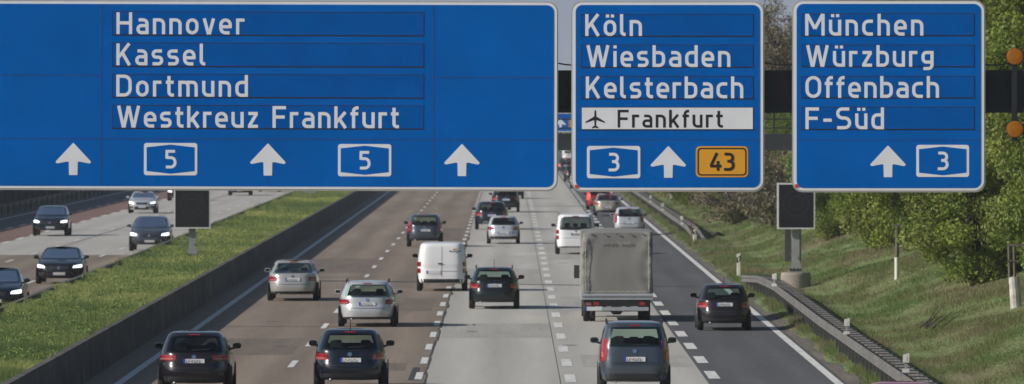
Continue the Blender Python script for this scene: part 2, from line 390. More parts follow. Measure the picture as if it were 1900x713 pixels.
def blades(name, mats, n, region, zf, hrange, wrange, y0, y1, pw=2.0, clump=.35, lean=.35, patch=None, ref=230.0):
    u = RNG.random(n)
    # density falls as Y^-pw
    a = y0 ** (1 - pw); b = y1 ** (1 - pw); Y = (a + u * (b - a)) ** (1 / (1 - pw))
    X = region[0] + RNG.random(n) * (region[1] - region[0])
    sc = (Y / ref)
    hmod = .70 + .65 * np.sin(Y * .50 + 1.1 * np.sin(X * 1.7)) * np.sin(Y * .23 + X * .9) + .3 * (RNG.random(n) - .5)
    hh = (hrange[0] + (hrange[1] - hrange[0]) * RNG.random(n)) * np.clip(hmod, .35, 1.5)
    ww = (wrange[0] + (wrange[1] - wrange[0]) * RNG.random(n)) * np.clip(sc, .8, 4)
    Z = np.array([zf(x, y) for x, y in zip(X, Y)]) if callable(zf) else np.full(n, zf)
    th = RNG.normal(0, .7, n)
    dx = np.cos(th) * ww; dy = np.sin(th) * ww
    lx = RNG.normal(0, lean, n) * hh; ly = RNG.normal(0, lean, n) * hh
    P = np.empty((n, 3, 3))
    P[:, 0] = np.stack([X - dx, Y - dy, Z - .03], 1); P[:, 1] = np.stack([X + dx, Y + dy, Z - .03], 1); P[:, 2] = np.stack([X + lx, Y + ly, Z + hh], 1)
    me = bpy.data.meshes.new(name)
    me.vertices.add(3 * n); me.vertices.foreach_set('co', P.reshape(-1))
    me.loops.add(3 * n); me.loops.foreach_set('vertex_index', np.arange(3 * n, dtype=np.int32))
    me.polygons.add(n); me.polygons.foreach_set('loop_start', np.arange(0, 3 * n, 3, dtype=np.int32))
    try: me.polygons.foreach_set('loop_total', np.full(n, 3, dtype=np.int32))
    except Exception: pass
    for m in mats: me.materials.append(m)
    if len(mats) > 1: me.polygons.foreach_set('material_index', RNG.integers(0, len(mats), n).astype(np.int32))
    me.update(calc_edges=True)
    return link(bpy.data.objects.new(name, me))
M['grass_a'] = grass_mat('median_grass', (.15, .21, .075), (.27, .32, .11), (.52, .51, .19), (.10, .075, .3))
M['grass_b'] = grass_mat('median_grass_dark', (.10, .155, .055), (.20, .25, .09), (.42, .42, .15), (.10, .075, .3))
tag(blades('grass', [M['grass_a'], M['grass_b'], M['grass_a']], 520000, (-15.2, -11.12), .80, (.07, .26), (.011, .021), 150, 900),
    'tall green and yellowish grass filling the median between the two walls', 'grass', kind='stuff')
def clumps(name, mats, n, per, x0, x1, y0, y1, z, seed):
    rg = np.random.default_rng(seed)
    u = rg.random(n); Y = 1 / (1 / y0 + u * (1 / y1 - 1 / y0)); X = x0 + rg.random(n) * (x1 - x0)
    rr = rg.uniform(.12, .38, n) * np.clip(Y / 260, .8, 1.8)
    return leaf_mesh(name, np.stack([X, Y, np.full(n, z) + rr * .1], 1), rr, [per] * n, .028, mats, flat=.65, seed=seed)
def later_clumps():
    mu = leaf_mat('clump_fresh', (.24, .31, .09)); mu3 = leaf_mat('clump_deep', (.12, .20, .06))
    tag(link(bpy.data.objects.new('weed_clumps', clumps('weed_clumps', [mu, mu3, mu3, mu], 1300, 90, -15.2, -11.3, 185, 700, .88, 31))), 'low rounded clumps of green weeds in the median', 'weeds', kind='stuff')
tag(blades('weeds', [M['grass_b'], M['grass_a']], 60000, (-15.35, -14.2), .82, (.12, .27), (.012, .024), 150, 900),
    'taller dark weeds along the oncoming side of the median', 'weeds', kind='stuff')
M['turf_a'] = grass_mat('bank_grass', (.24, .20, .12), (.185, .205, .085), (.15, .225, .075), (.35, .09, .35))
M['turf_b'] = grass_mat('bank_grass_dry', (.26, .225, .145), (.18, .20, .085), (.13, .20, .065), (.35, .09, .35))
tag(blades('bank_grass', [M['turf_a'], M['turf_b']], 420000, (8.86, 18.0), bank, (.03, .10), (.008, .018), 170, 800, ref=250.0),
    'short green and brownish grass covering the verge and the bank', 'grass', kind='stuff')

tag(blades('grass_tufts', [M['turf_b'], M['turf_a']], 70000, (9.3, 17.5), bank, (.08, .20), (.010, .020), 170, 800, ref=250.0, lean=.5),
    'rough longer tufts scattered over the bank', 'grass', kind='stuff')
tag(blades('verge_grass', [M['turf_a'], M['turf_b']], 50000, (9.02, 9.6), .05, (.12, .34), (.008, .016), 150, 800),
    'longer grass growing round the guardrail posts', 'grass', kind='stuff')
# ------------------------------------------------------------------ leaf clouds and trees
def leaf_mesh(name, centers, radii, counts, size, mats, flat=.7, seed=0):
    rg = np.random.default_rng(seed)
    C = np.repeat(np.array(centers, float), counts, axis=0); Rr = np.repeat(np.array(radii, float), counts)
    n = len(C)
    d = rg.normal(size=(n, 3)); d /= np.linalg.norm(d, axis=1)[:, None]
    rad = Rr * rg.random(n) ** .45
    P = C + d * rad[:, None] * np.array([1, 1, flat])
    a = rg.normal(size=(n, 3)); a /= np.linalg.norm(a, axis=1)[:, None]
    b = np.cross(a, rg.normal(size=(n, 3))); b /= np.linalg.norm(b, axis=1)[:, None]
    s = size * (.6 + .8 * rg.random(n))[:, None]
    Q = np.stack([P - a * s, P + b * s * .55, P + a * s, P - b * s * .55], 1)
    me = bpy.data.meshes.new(name)
    me.vertices.add(4 * n); me.vertices.foreach_set('co', Q.reshape(-1))
    me.loops.add(4 * n); me.loops.foreach_set('vertex_index', np.arange(4 * n, dtype=np.int32))
    me.polygons.add(n); me.polygons.foreach_set('loop_start', np.arange(0, 4 * n, 4, dtype=np.int32))
    try: me.polygons.foreach_set('loop_total', np.full(n, 4, dtype=np.int32))
    except Exception: pass
    for m in mats: me.materials.append(m)
    cl = np.repeat(rg.integers(0, len(mats), len(centers)), counts)
    mi = np.where(rg.random(n) < .7, cl, rg.integers(0, len(mats), n))
    me.polygons.foreach_set('material_index', mi.astype(np.int32))
    me.update(calc_edges=True)
    return me
later_clumps()
LG = [leaf_mat('leaf_light', (.20, .27, .045)), leaf_mat('leaf_mid', (.145, .21, .038)), leaf_mat('leaf_olive', (.19, .22, .055))]
LD = [leaf_mat('leaf_deep', (.10, .155, .034)), leaf_mat('leaf_deeper', (.050, .085, .022)), leaf_mat('leaf_mid2', (.12, .175, .035))]
LB = [leaf_mat('bud_brown', (.14, .115, .075), .1), leaf_mat('bud_olive', (.12, .12, .06), .1), leaf_mat('bud_grey', (.16, .135, .10), .1)]
LP = [leaf_mat('needle', (.040, .058, .030), .1), leaf_mat('needle_dry', (.075, .075, .042), .1)]
def make_tree(name, h, rad, mats, ncl, nleaf, size, seed, base=.1, bark='bark', clr=(.55, 1.2), stems=1, twigs=18):
    rg = random.Random(seed)
    root = bpy.data.objects.new(name, None); COL.objects.link(root)
    cs = []; rs = []
    for i in range(ncl):
        t = rg.random() ** .8
        z = h * (base + (1 - base) * t)
        env = rad * (math.sin(math.pi * min(1, (.16 + .84 * (1 - t)) ** .75)) ** .6) * rg.uniform(.9, 1.1)
        q = rg.uniform(0, 2 * math.pi); rr = env * rg.uniform(.45, 1.0) ** .5 * rg.uniform(.55, 1.08)
        cs.append((rr * math.cos(q), rr * math.sin(q), max(.3, z - .3))); rs.append(rg.uniform(*clr))
    me = leaf_mesh('crown', cs, rs, [max(4, int(nleaf * (r ** 2) / (sum(x ** 2 for x in rs)))) for r in rs], size, mats, seed=seed)
    crown = link(bpy.data.objects.new('crown', me), root)
    tb = MB()
    for s in range(stems):
        ox, oy = (rg.uniform(-.5, .5), rg.uniform(-.5, .5)) if stems > 1 else (0, 0)
        top = (ox * 2 + rg.uniform(-.4, .4), oy * 2 + rg.uniform(-.4, .4), h * .85)
        pts = [(ox, oy, -.6), (ox * 1.2, oy * 1.2, h * .2), ((ox + top[0]) * .55, (oy + top[1]) * .55, h * .5), top]
        r0 = h * .016 / (stems ** .4) + .02
        tb.tube(pts, [r0 * 1.25, r0, r0 * .65, r0 * .15], 7)
        for i in range(twigs):
            z = h * rg.uniform(.15, .8); c = cs[rg.randrange(len(cs))]
            b0 = Vector((ox * 1.3, oy * 1.3, z)); b1 = Vector(c)
            mid = (b0 + b1) / 2 + Vector((0, 0, -.15 * h * rg.random() * .5))
            tb.tube([b0, mid, b1], [r0 * .38, r0 * .22, r0 * .07], 5, cap=False)
    tb.build('trunk', M[bark], root, smooth=True)
    return root
def copy_tree(src, loc, rz, s, sz=None):
    r = src.copy(); COL.objects.link(r); r.location = loc; r.rotation_euler = (0, 0, rz); r.scale = (s, s, sz or s)
    for ch in src.children:
        c = ch.copy(); COL.objects.link(c); c.parent = r
    return r
protos = {
 'maple': make_tree('broadleaf_tree', 11, 4.2, LG, 190, 78000, .080, 1, base=.04),
 'lime': make_tree('broadleaf_tree', 10, 3.8, LG + LD[:1], 170, 68000, .078, 2, base=.03),
 'oak': make_tree('broadleaf_tree', 12, 4.6, LD + LG[1:2], 170, 66000, .088, 3, base=.08),
 'shrub': make_tree('leafy_shrub', 4.6, 2.9, LG, 120, 52000, .062, 4, base=.0, clr=(.45, .9), stems=4, twigs=9),
 'thicket': make_tree('brown_thicket', 3.6, 2.6, LB + LG[2:3], 60, 9000, .07, 5, base=.0, bark='bark_grey', clr=(.4, .8), stems=6, twigs=16),
 'bare': make_tree('budding_tree', 12, 3.8, LB, 100, 14000, .08, 6, base=.15, bark='bark_grey', clr=(.5, 1.0), stems=2, twigs=60),
 'pine': make_tree('pine_tree', 13, 2.6, LP, 90, 20000, .11, 8, base=.3, bark='bark_grey', clr=(.5, .9)),
}
used = set()
def put(kind, x, y, s=1.0, sz=None, label=None, group=None, dz=0, g=None):
    src = protos[kind]; z = bank(x, y) if x > 9 else 0
    rz = random.uniform(0, 6.28)
    if kind not in used:
        used.add(kind); o = src; o.location = (x, y, z + dz); o.rotation_euler = (0, 0, rz); o.scale = (s, s, sz or s)
    else: o = copy_tree(src, (x, y, z + dz), rz, s, sz)
    cat = {'shrub': 'shrub', 'thicket': 'shrub'}.get(kind, 'tree')
    return tag(o, label, cat, group)
G1 = 'trees along the top of the bank'; G2 = 'shrubs along the foot of the trees'; G3 = 'far trees on the bank'
# nearest shrubs and trees on the bank (x, y from the photo)
put('shrub', 15.5, 246, 1.05, 1.0, 'large bright green shrub bulging over the grass beside the leaning white pole', G2)
put('shrub', 17.3, 233, 1.0, 1.25, 'olive green shrub behind the white stump with the timber frame', G2)
put('shrub', 19.2, 214, .9, 1.2, 'light green shrub at the photo edge above the timber frame', G2)
put('shrub', 17.0, 268, .95, 1.0, 'green shrub just beyond the grey and white pole', G2)
put('maple', 19.0, 256, .95, 1.0, 'tall bright green tree rising past the amber lamps', G1)
put('lime', 20.6, 230, 1.0, 1.05, 'bright green tree at the edge of the photo behind the amber lamps', G1)
put('oak', 17.8, 262, .85, .9, 'dark green tree standing behind the bank shrubs', G1)
put('shrub', 15.7, 305, 1.0, 1.15, 'dense green shrub between the display board and the grey and white pole', G2)
put('oak', 18.0, 292, .9, .85, 'deep green tree directly behind the third blue sign', G1)
put('lime', 17.2, 322, .85, .8, 'fresh green tree whose foliage shows beside the dark display board', G1)
put('shrub', 14.8, 340, .75, .8, 'small green shrub on the slope near the display board', G2)
put('maple', 19.8, 275, 1.0, .95, 'green tree top filling the space over the shrubs', G1)
put('oak', 22.5, 250, 1.1, 1.0, 'dark tree deep in the wood at the edge of the photo', G1)
put('lime', 15.6, 365, .75, .7, 'yellow green tree between the second and third blue signs', G1)
put('thicket', 13.6, 380, 1.0, 1.0, 'brown leafless thicket above the bent guardrail end', 'brown thickets')
put('thicket', 12.9, 425, 1.1, 1.0, 'brown thicket on the slope below the second blue sign', 'brown thickets')
put('shrub', 13.9, 455, .8, .8, 'green shrub among the brown thickets under the second sign', G2)
put('thicket', 14.4, 400, 1.2, 1.3, 'taller brown thicket at the edge of the trees', 'brown thickets')
put('lime', 16.5, 412, .7, .7, 'young green tree rising behind the brown thicket', G1)
for i in range(16):
    y = 470 + i * 38; k = ['bare', 'lime', 'bare', 'pine', 'oak'][i % 5]
    put(k, 15.5 + random.uniform(0, 5.0) + i * .12, y, random.uniform(.8, 1.05), None,
        {'bare': 'brown budding tree showing between the second and third signs', 'pine': 'dark pine far along the bank',
         'lime': 'small green tree far along the bank', 'oak': 'dark broadleaf tree far along the bank'}[k], {'bare': 'budding trees far along the bank', 'pine': 'pines far along the bank', 'lime': 'green trees far along the bank', 'oak': 'dark trees far along the bank'}[k])
for i in range(14):
    y = 475 + i * 34; k = ['thicket', 'shrub'][i % 2]
    put(k, 12.3 + random.uniform(0, 1.6), y, random.uniform(.8, 1.15), None,
        {'thicket': 'low brown thicket far along the verge', 'shrub': 'low green shrub far along the verge'}[k], {'thicket': 'brown thickets far along the verge', 'shrub': 'green shrubs far along the verge'}[k])
put('bare', 16.0, 452, 1.0, .98, 'brown budding tree whose top stands against the sky between the second and third signs', G1)
put('bare', 17.8, 462, 1.0, .9, 'brown budding tree beside the edge of the third sign', G1)
put('bare', 17.0, 480, 1.1, .85, 'brown budding tree behind the two between the signs', G1)
put('maple', 20.5, 222, 1.05, 1.1, 'vivid green tree behind the upper amber lamp', G1)
# second row deeper in the wood
for i in range(12):
    y = 225 + i * 24; k = ['oak', 'maple', 'lime'][i % 3]
    put(k, 25 + random.uniform(0, 5), y, random.uniform(.95, 1.15), None, 'tree deep in the wood behind the first row on the bank', 'trees deeper in the wood')
# distant wood closing the view
cs = []; rs = []
for i in range(620):
    x = random.uniform(-170, 230)
    cs.append((x, 1260 + random.uniform(0, 60) + (260 if x < 0 else 0), random.uniform(.5, 7) if 0 < x else random.uniform(.5, 11))); rs.append(random.uniform(2.0, 3.6))
me = leaf_mesh('distant_wood', cs, rs, [110] * len(cs), .8, LG + LD + LB, seed=5)
tag(link(bpy.data.objects.new('distant_wood', me)), 'far off green wood closing the end of the road', 'wood', kind='stuff')

# ------------------------------------------------------------------ lettering: a stroke alphabet like road sign lettering
def path(pts, close=False, seg=5):
    """polyline with filleted corners; point = (x, y) or (x, y, r)"""
    P = [tuple(p) + ((0,) if len(p) == 2 else ()) for p in pts]; n = len(P); out = []
    for i in range(n):
        x, y, r = P[i]
        if r == 0 or (not close and i in (0, n - 1)): out.append((x, y)); continue
        a = Vector(P[(i - 1) % n][:2]) - Vector((x, y)); b = Vector(P[(i + 1) % n][:2]) - Vector((x, y))
        la, lb = a.length, b.length; a.normalize(); b.normalize()
        ang = math.acos(max(-1, min(1, a.dot(b)))); t = min(r / math.tan(ang / 2), la * .5 if (close or i - 1 > 0) else la, lb * .5 if (close or i + 1 < n - 1) else lb)
        r = t * math.tan(ang / 2); c = Vector((x, y)) + (a + b).normalized() * (r / math.sin(ang / 2))
        s = Vector((x, y)) + a * t; e = Vector((x, y)) + b * t
        v0 = s - c; v1 = e - c; a0 = math.atan2(v0.y, v0.x); a1 = math.atan2(v1.y, v1.x)
        d = (a1 - a0 + math.pi) % (2 * math.pi) - math.pi
        for k in range(seg + 1):
            q = a0 + d * k / seg; out.append((c.x + r * math.cos(q), c.y + r * math.sin(q)))
    return out, close
def stroke(pl, close, wd):
    n = len(pl); P = [Vector(p) for p in pl]; Lf = []; Rt = []
    for i in range(n):
        if close: d0 = (P[i] - P[i - 1]); d1 = (P[(i + 1) % n] - P[i])
        else:
            d0 = P[i] - P[i - 1] if i else P[1] - P[0]; d1 = P[i + 1] - P[i] if i < n - 1 else P[i] - P[i - 1]
        if d0.length < 1e-9: d0 = d1
        if d1.length < 1e-9: d1 = d0
        d0.normalize(); d1.normalize()
        n0 = Vector((-d0.y, d0.x)); n1 = Vector((-d1.y, d1.x)); m = n0 + n1
        if m.length < 1e-6: m = n0
        m.normalize(); k = 1 / max(.45, m.dot(n0)); o = m * (wd / 2 * k)
        Lf.append(P[i] + o); Rt.append(P[i] - o)
    return Lf, Rt
X1 = 4.6
GL = {
 'H': (5.0, [([(.5, 0), (.5, 7)],), ([(4.5, 0), (4.5, 7)],), ([(.5, 3.6), (4.5, 3.6)],)]),
 'a': (3.9, [([(.7, 4.6), (3.4, 4.6, 1.3), (3.4, 0)],), ([(3.4, 2.75), (.5, 2.75, 1.1), (.5, .5, 1.1), (3.4, .5)],)]),
 'n': (3.9, [([(.5, 0), (.5, 5.1)],), ([(.5, 4.6), (3.4, 4.6, 1.4), (3.4, 0)],)]),
 'h': (3.9, [([(.5, 0), (.5, 7)],), ([(.5, 4.6), (3.4, 4.6, 1.4), (3.4, 0)],)]),
 'o': (4.0, [([(.5, .5, 1.5), (3.5, .5, 1.5), (3.5, 4.6, 1.5), (.5, 4.6, 1.5)], 1)]),
 'v': (3.9, [([(.45, 5.1), (1.85, 0)],), ([(3.45, 5.1), (2.05, 0)],)]),
 'e': (4.0, [([(.95, 2.45), (3.05, 2.45)],), ([(3.5, 1.97), (3.5, 4.6, 1.5), (.5, 4.6, 1.5), (.5, .5, 1.5), (3.3, .5)],)]),
 'r': (2.7, [([(.5, 0), (.5, 5.1)],), ([(.5, 4.6), (2.7, 4.6)],)]),
 'K': (4.7, [([(.5, 0), (.5, 7)],), ([(4.1, 7), (.75, 2.6)],), ([(1.9, 4.0), (4.2, 0)],)]),
 's': (3.7, [([(3.3, 4.6), (.5, 4.6, 1.0), (.5, 2.6, 1.0), (3.2, 2.6, 1.0), (3.2, .5, 1.0), (.3, .5)],)]),
 'l': (1.9, [([(.5, 7), (.5, .5, 1.0), (1.8, .5)],)]),
 'D': (4.9, [([(.5, .5), (4.4, .5, 1.9), (4.4, 6.5, 1.9), (.5, 6.5)], 1)]),
 't': (2.6, [([(1.0, 6.6), (1.0, .5, 1.0), (2.6, .5)],), ([(0, 4.6), (2.5, 4.6)],)]),
 'm': (6.2, [([(.5, 0), (.5, 5.1)],), ([(.5, 4.6), (3.1, 4.6, 1.2), (3.1, 0)],), ([(2.6, 4.6), (5.7, 4.6, 1.2), (5.7, 0)],)]),
 'u': (3.9, [([(.5, 5.1), (.5, .5, 1.4), (3.4, .5)],), ([(3.4, 5.1), (3.4, 0)],)]),
 'd': (4.0, [([(3.5, 7), (3.5, 0)],), ([(3.5, 4.6), (.5, 4.6, 1.4), (.5, .5, 1.4), (3.5, .5)],)]),
 'b': (4.0, [([(.5, 7), (.5, 0)],), ([(.5, 4.6), (3.5, 4.6, 1.4), (3.5, .5, 1.4), (.5, .5)],)]),
 'W': (7.4, [([(.5, 7), (2.05, 0)],), ([(2.2, 0), (3.65, 6.9)],), ([(3.75, 6.9), (5.2, 0)],), ([(5.35, 0), (6.9, 7)],)]),
 'k': (3.9, [([(.5, 0), (.5, 7)],), ([(3.5, 5.1), (.7, 1.9)],), ([(1.6, 2.9), (3.6, 0)],)]),
 'z': (3.5, [([(.3, 4.6), (3.3, 4.6)],), ([(3.0, 4.6), (.55, .5)],), ([(.2, .5), (3.4, .5)],)]),
 'F': (4.3, [([(.5, 0), (.5, 7)],), ([(.5, 6.5), (4.3, 6.5)],), ([(.5, 3.5), (3.9, 3.5)],)]),
 'f': (2.6, [([(1.0, 0), (1.0, 6.5, 1.1), (2.6, 6.5)],), ([(0, 4.6), (2.5, 4.6)],)]),
 'i': (1.0, [([(.5, 0), (.5, 5.1)],), ([(.5, 5.95), (.5, 6.95)],)]),
 'c': (3.5, [([(3.4, 4.6), (.5, 4.6, 1.5), (.5, .5, 1.5), (3.4, .5)],)]),
 'M': (6.2, [([(.5, 0), (.5, 7)],), ([(5.7, 0), (5.7, 7)],), ([(.6, 6.9), (3.1, 2.2)],), ([(5.6, 6.9), (3.1, 2.2)],)]),
 'g': (3.9, [([(3.4, 5.1), (3.4, -.6, 1.2), (.6, -.6)],), ([(.5, 4.6, 1.1), (3.4, 4.6), (3.4, 1.5), (.5, 1.5, 1.1)], 1)]),
 'O': (5.0, [([(.5, .5, 2), (4.5, .5, 2), (4.5, 6.5, 2), (.5, 6.5, 2)], 1)]),
 'S': (4.8, [([(4.2, 6.5), (.5, 6.5, 1.6), (.5, 3.7, 1.5), (4.3, 3.5, 1.5), (4.3, .5, 1.6), (.3, .5)],)]),
 '-': (2.9, [([(.1, 2.9), (2.8, 2.9)],)]),
 '5': (4.4, [([(3.9, 6.5), (.8, 6.5), (.75, 3.7)],), ([(.75, 4.1), (3.9, 4.1, 1.6), (3.9, .5, 1.6), (.4, .5)],)]),
 '3': (4.4, [([(.5, 6.5), (3.7, 6.5, 1.4), (3.7, 3.7, 1.3), (1.6, 3.7)],), ([(2.2, 3.7), (3.9, 3.7, 1.5), (3.9, .5, 1.6), (.3, .5)],)]),
 '4': (4.8, [([(2.9, 7), (.5, 1.9)],), ([(.2, 1.8), (4.6, 1.8)],), ([(3.3, 3.8), (3.3, 0)],)]),
}
GL['ö'] = (4.0, GL['o'][1] + [([(1.2, 5.9), (1.2, 6.9)],), ([(2.8, 5.9), (2.8, 6.9)],)])
GL['ü'] = (3.9, GL['u'][1] + [([(1.15, 5.9), (1.15, 6.9)],), ([(2.75, 5.9), (2.75, 6.9)],)])
def text_mb(txt, x0, x1, zb, cap, y, wd=1.04, mb=None):
    """lettering from x0 to x1 (metres), baseline zb, capital height cap, front face at y"""
    mb = mb or MB(); u = cap / 7.0
    tot = sum(GL[c][0] for c in txt if c != ' ') * u
    gaps = max(1, len(txt) - 1)
    gap = (x1 - x0 - tot) / gaps
    if len(txt) == 1: gap = 0
    x = x0; layer = 0
    for c in txt:
        if c == ' ': x += gap; continue
        wg, st = GL[c]
        for s in st:
            pl, cl = path(s[0], len(s) > 1)
            Lf, Rt = stroke(pl, cl, wd); n = len(pl); yy = y - .0005 * (layer % 5); layer += 1
            V = [(x + p.x * u, yy, zb + p.y * u) for p in Lf] + [(x + p.x * u, yy, zb + p.y * u) for p in Rt]
            mb.add(V, [(i, (i + 1) % n, n + (i + 1) % n, n + i) for i in range(n if cl else n - 1)])
        x += wg * u + gap
    return mb

# ------------------------------------------------------------------ sign gantry
class Signs:
    """sign builder at distance Y0 with the photo's pixel layout"""
    def __init__(s, Y0, tilt=0.0, px0=CX, py0=HY):
        s.Y = Y0; s.k = Y0 / F; s.tilt = tilt
    def x(s, px): return (px - CX) * s.k
    def z(s, py): return H - (py - HY) * s.k
    def rr(s, a, b, c, d, r): return rrect(s.x(a), s.x(b), s.z(d), s.z(c), r * s.k)
    def panel(s, root, x0, x1, y0, y1):
        Y = s.Y
        prism(s.rr(x0, x1, y0, y1, 19), Y - .02, Y + .10).build('frame', M['frame_grey'], root)
        prism(s.rr(x0 + 2.2, x1 - 2.2, y0 + 1.8, y1 - 3.2, 18), Y - .026, Y - .021).build('border', M['sign_white'], root)
        prism(s.rr(x0 + 8, x1 - 8, y0 + 6.5, y1 - 8, 13), Y - .032, Y - .027).build('face', M['sign_blue'], root)
        for q in np.arange(x0 + 60, x1 - 20, 150):    # clamps and stiffeners on the back
            MB().box(s.x(q), s.x(q + 8), Y + .11, Y + .28, s.z(y1 - 20), s.z(y0 + 20)).build('stiffener', M['walkway'], root)
    def seam(s, root, a, b, c, d, m='seam_blue'):
        prism([(s.x(a), s.z(d)), (s.x(b), s.z(d)), (s.x(b), s.z(c)), (s.x(a), s.z(c))], s.Y - .0345, s.Y - .0325).build('seam', M[m], root)
    def strip(s, root, a, b, c, d, words, white=False, plane=None, cap=40.5, gaph=None, base=None):
        Y = s.Y
        o = prism([(s.x(a), s.z(d)), (s.x(b), s.z(d)), (s.x(b), s.z(c)), (s.x(a), s.z(c))], Y - .036, Y - .0335).build('name_strip', M['sign_white' if white else 'strip_blue'], root)
        P = [(s.x(a), s.z(d)), (s.x(b), s.z(d)), (s.x(b), s.z(c)), (s.x(a), s.z(c))]
        e = 2.2
        Q = [(s.x(a + e * .6), s.z(d - e)), (s.x(b - e * .6), s.z(d - e)), (s.x(b - e * .6), s.z(c + e * .6)), (s.x(a + e * .6), s.z(c + e * .6))]
        ring_plate(P, Q, Y - .0372, Y - .0362).build('strip_edge', M['sign_black'], o)
        bl = base if base else d - 1.8
        for (t, u0, u1) in words: text_mb(t, s.x(u0), s.x(u1), s.z(bl), cap * s.k, Y - .0374).build('lettering', M['sign_black' if white else 'sign_white'], o)
        if plane:
            cx, cy, r = plane
            pts = [(0, 1), (.09, .85), (.11, .32), (1, -.22), (1, -.36), (.11, -.06), (.08, -.62), (.33, -.80), (.33, -.92), (0, -.84)]
            pts += [(-a_, b_) for a_, b_ in pts[-2:0:-1]]
            prism([(s.x(cx) + a_ * r * s.k, s.z(cy) + b_ * r * s.k) for a_, b_ in pts], Y - .0380, Y - .0362).build('aeroplane_symbol', M['sign_black'], o)
        return o
    def arrow(s, root, cx, top, bot):
        Y = s.Y; w_ = 33; hh = bot - top
        pts = [(-1.5, 1), (0, 0), (1.5, 1)]
        P = [(-2, 2), (0, 0), (2, 2), (w_ - 2, 33), (w_, 35.5), (w_ - 1.5, 38), (w_ - 4.5, 38.3), (12, 35), (8.3, 35.5), (7.8, hh), (-7.8, hh), (-8.3, 35.5), (-12, 35), (-w_ + 4.5, 38.3), (-w_ + 1.5, 38), (-w_, 35.5), (-w_ + 2, 33)]
        mb = MB(); y = Y - .037
        # split into head and stem so every face is convex enough
        prism([(s.x(cx + a), s.z(top + b)) for a, b in P], y, Y - .0325, mb)
        mb.build('arrow', M['sign_white'], root)
    def shield(s, root, x0, x1, y0, y1, t):
        Y = s.Y
        o = prism(s.rr(x0, x1, y0, y1, 5), Y - .037, Y - .0325).build('route_shield', M['sign_white'], root)
        cx = (x0 + x1) / 2; cy = (y0 + y1) / 2
        P = [(x0 + 5, y1 - 8), (cx, y1 - 3), (x1 - 5, y1 - 8), (x1 - 5, y0 + 8), (cx, y0 + 3), (x0 + 5, y0 + 8)]
        prism([(s.x(a), s.z(b)) for a, b in P], Y - .040, Y - .0375).build('shield_field', M['sign_blue'], o)
        c = 34; wd = GL[t][0] * c / 7
        text_mb(t, s.x(cx - wd / 2), s.x(cx + wd / 2), s.z(cy + c / 2), c * s.k, Y - .0415, wd=1.1).build('number', M['sign_white'], o)
    def yellow(s, root, x0, x1, y0, y1, t):
        Y = s.Y
        o = prism(s.rr(x0, x1, y0, y1, 8), Y - .037, Y - .0325).build('route_shield', M['sign_yellow'], root)
        ring_plate(s.rr(x0 + 3, x1 - 3, y0 + 3, y1 - 3, 7), s.rr(x0 + 5.5, x1 - 5.5, y0 + 5.5, y1 - 5.5, 5), Y - .0395, Y - .0375).build('shield_edge', M['sign_black'], o)
        cx = (x0 + x1) / 2; cy = (y0 + y1) / 2; c = 33
        text_mb(t, s.x(cx - 23), s.x(cx + 23), s.z(cy + c / 2), c * s.k, Y - .0415, wd=1.1).build('number', M['sign_black'], o)
def sign_root(Y, px, label, s, group=None):
    return empty('motorway_sign', (0, 0, 0), label, 'road sign', group)
def rebase(root, x, y, z):
    """put the empty at the thing's base without moving its parts"""
    root.location = (x, y, z)
    for c in root.children:
        c.location = (c.location.x - x, c.location.y - y, c.location.z - z)
def sign_one(S):
    r = empty('motorway_sign', (0, 0, 0), 'widest blue sign naming Hannover, Kassel, Dortmund and Westkreuz Frankfurt over the left lanes', 'road sign')
    S.panel(r, -43, 1035, 2, 354)
    for (a, b, c, d) in ((-34, 1027, 257.5, 259.5), (187, 189, 9, 345), (803, 805, 9, 345), (-34, 186, 140, 142), (805, 1027, 142, 144), (496, 497, 258, 345)): S.seam(r, a, b, c, d)
    S.strip(r, 207, 786, 22, 67, [('Hannover', 215.5, 453)], base=64.3)
    S.strip(r, 207, 786, 80, 125, [('Kassel', 215.5, 381)], base=122)
    S.strip(r, 207, 786, 138, 182.5, [('Dortmund', 215.5, 459.5)], base=180)
    S.strip(r, 207, 786, 195.5, 240, [('Westkreuz', 217, 479), ('Frankfurt', 505.5, 740)], base=237.5)
    for q in (136, 497, 857): S.arrow(r, q, 266, 326)
    S.shield(r, 267, 366, 266, 326, '5'); S.shield(r, 627, 726, 267, 327, '5')
    rebase(r, S.x(496), S.Y, S.z(354)); r.rotation_euler = (0, R(.16), 0)
    return r
def sign_two(S, label):
    r = empty('motorway_sign', (0, 0, 0), label, 'road sign')
    S.panel(r, 1060, 1418, 3, 356)
    for (a, b, c, d) in ((1068, 1410, 258.5, 260), (1068, 1078, 242, 243), (1400, 1410, 242, 243)): S.seam(r, a, b, c, d)
    S.strip(r, 1078, 1398, 26, 68.5, [('Köln', 1086, 1191)], base=67)
    S.strip(r, 1078, 1398, 83, 126, [('Wiesbaden', 1088, 1355)], base=124.5)
    S.strip(r, 1078, 1398, 141, 184.5, [('Kelsterbach', 1087, 1379)], base=182.5)
    S.strip(r, 1078, 1398, 198.5, 242, [('Frankfurt', 1146, 1341)], white=True, plane=(1104.5, 222, 18), cap=33, base=237)
    S.shield(r, 1089, 1188, 271, 331, '3'); S.arrow(r, 1240, 271, 330); S.yellow(r, 1291, 1388, 271.5, 329, '43')
    prism([(S.x(a), S.z(b)) for a, b in ((1067, 349), (1074, 349), (1074, 343), (1067, 343))], S.Y - .036, S.Y - .0325).build('sticker', M['sign_red'], r)
    rebase(r, S.x(1239), S.Y, S.z(356))
    return r
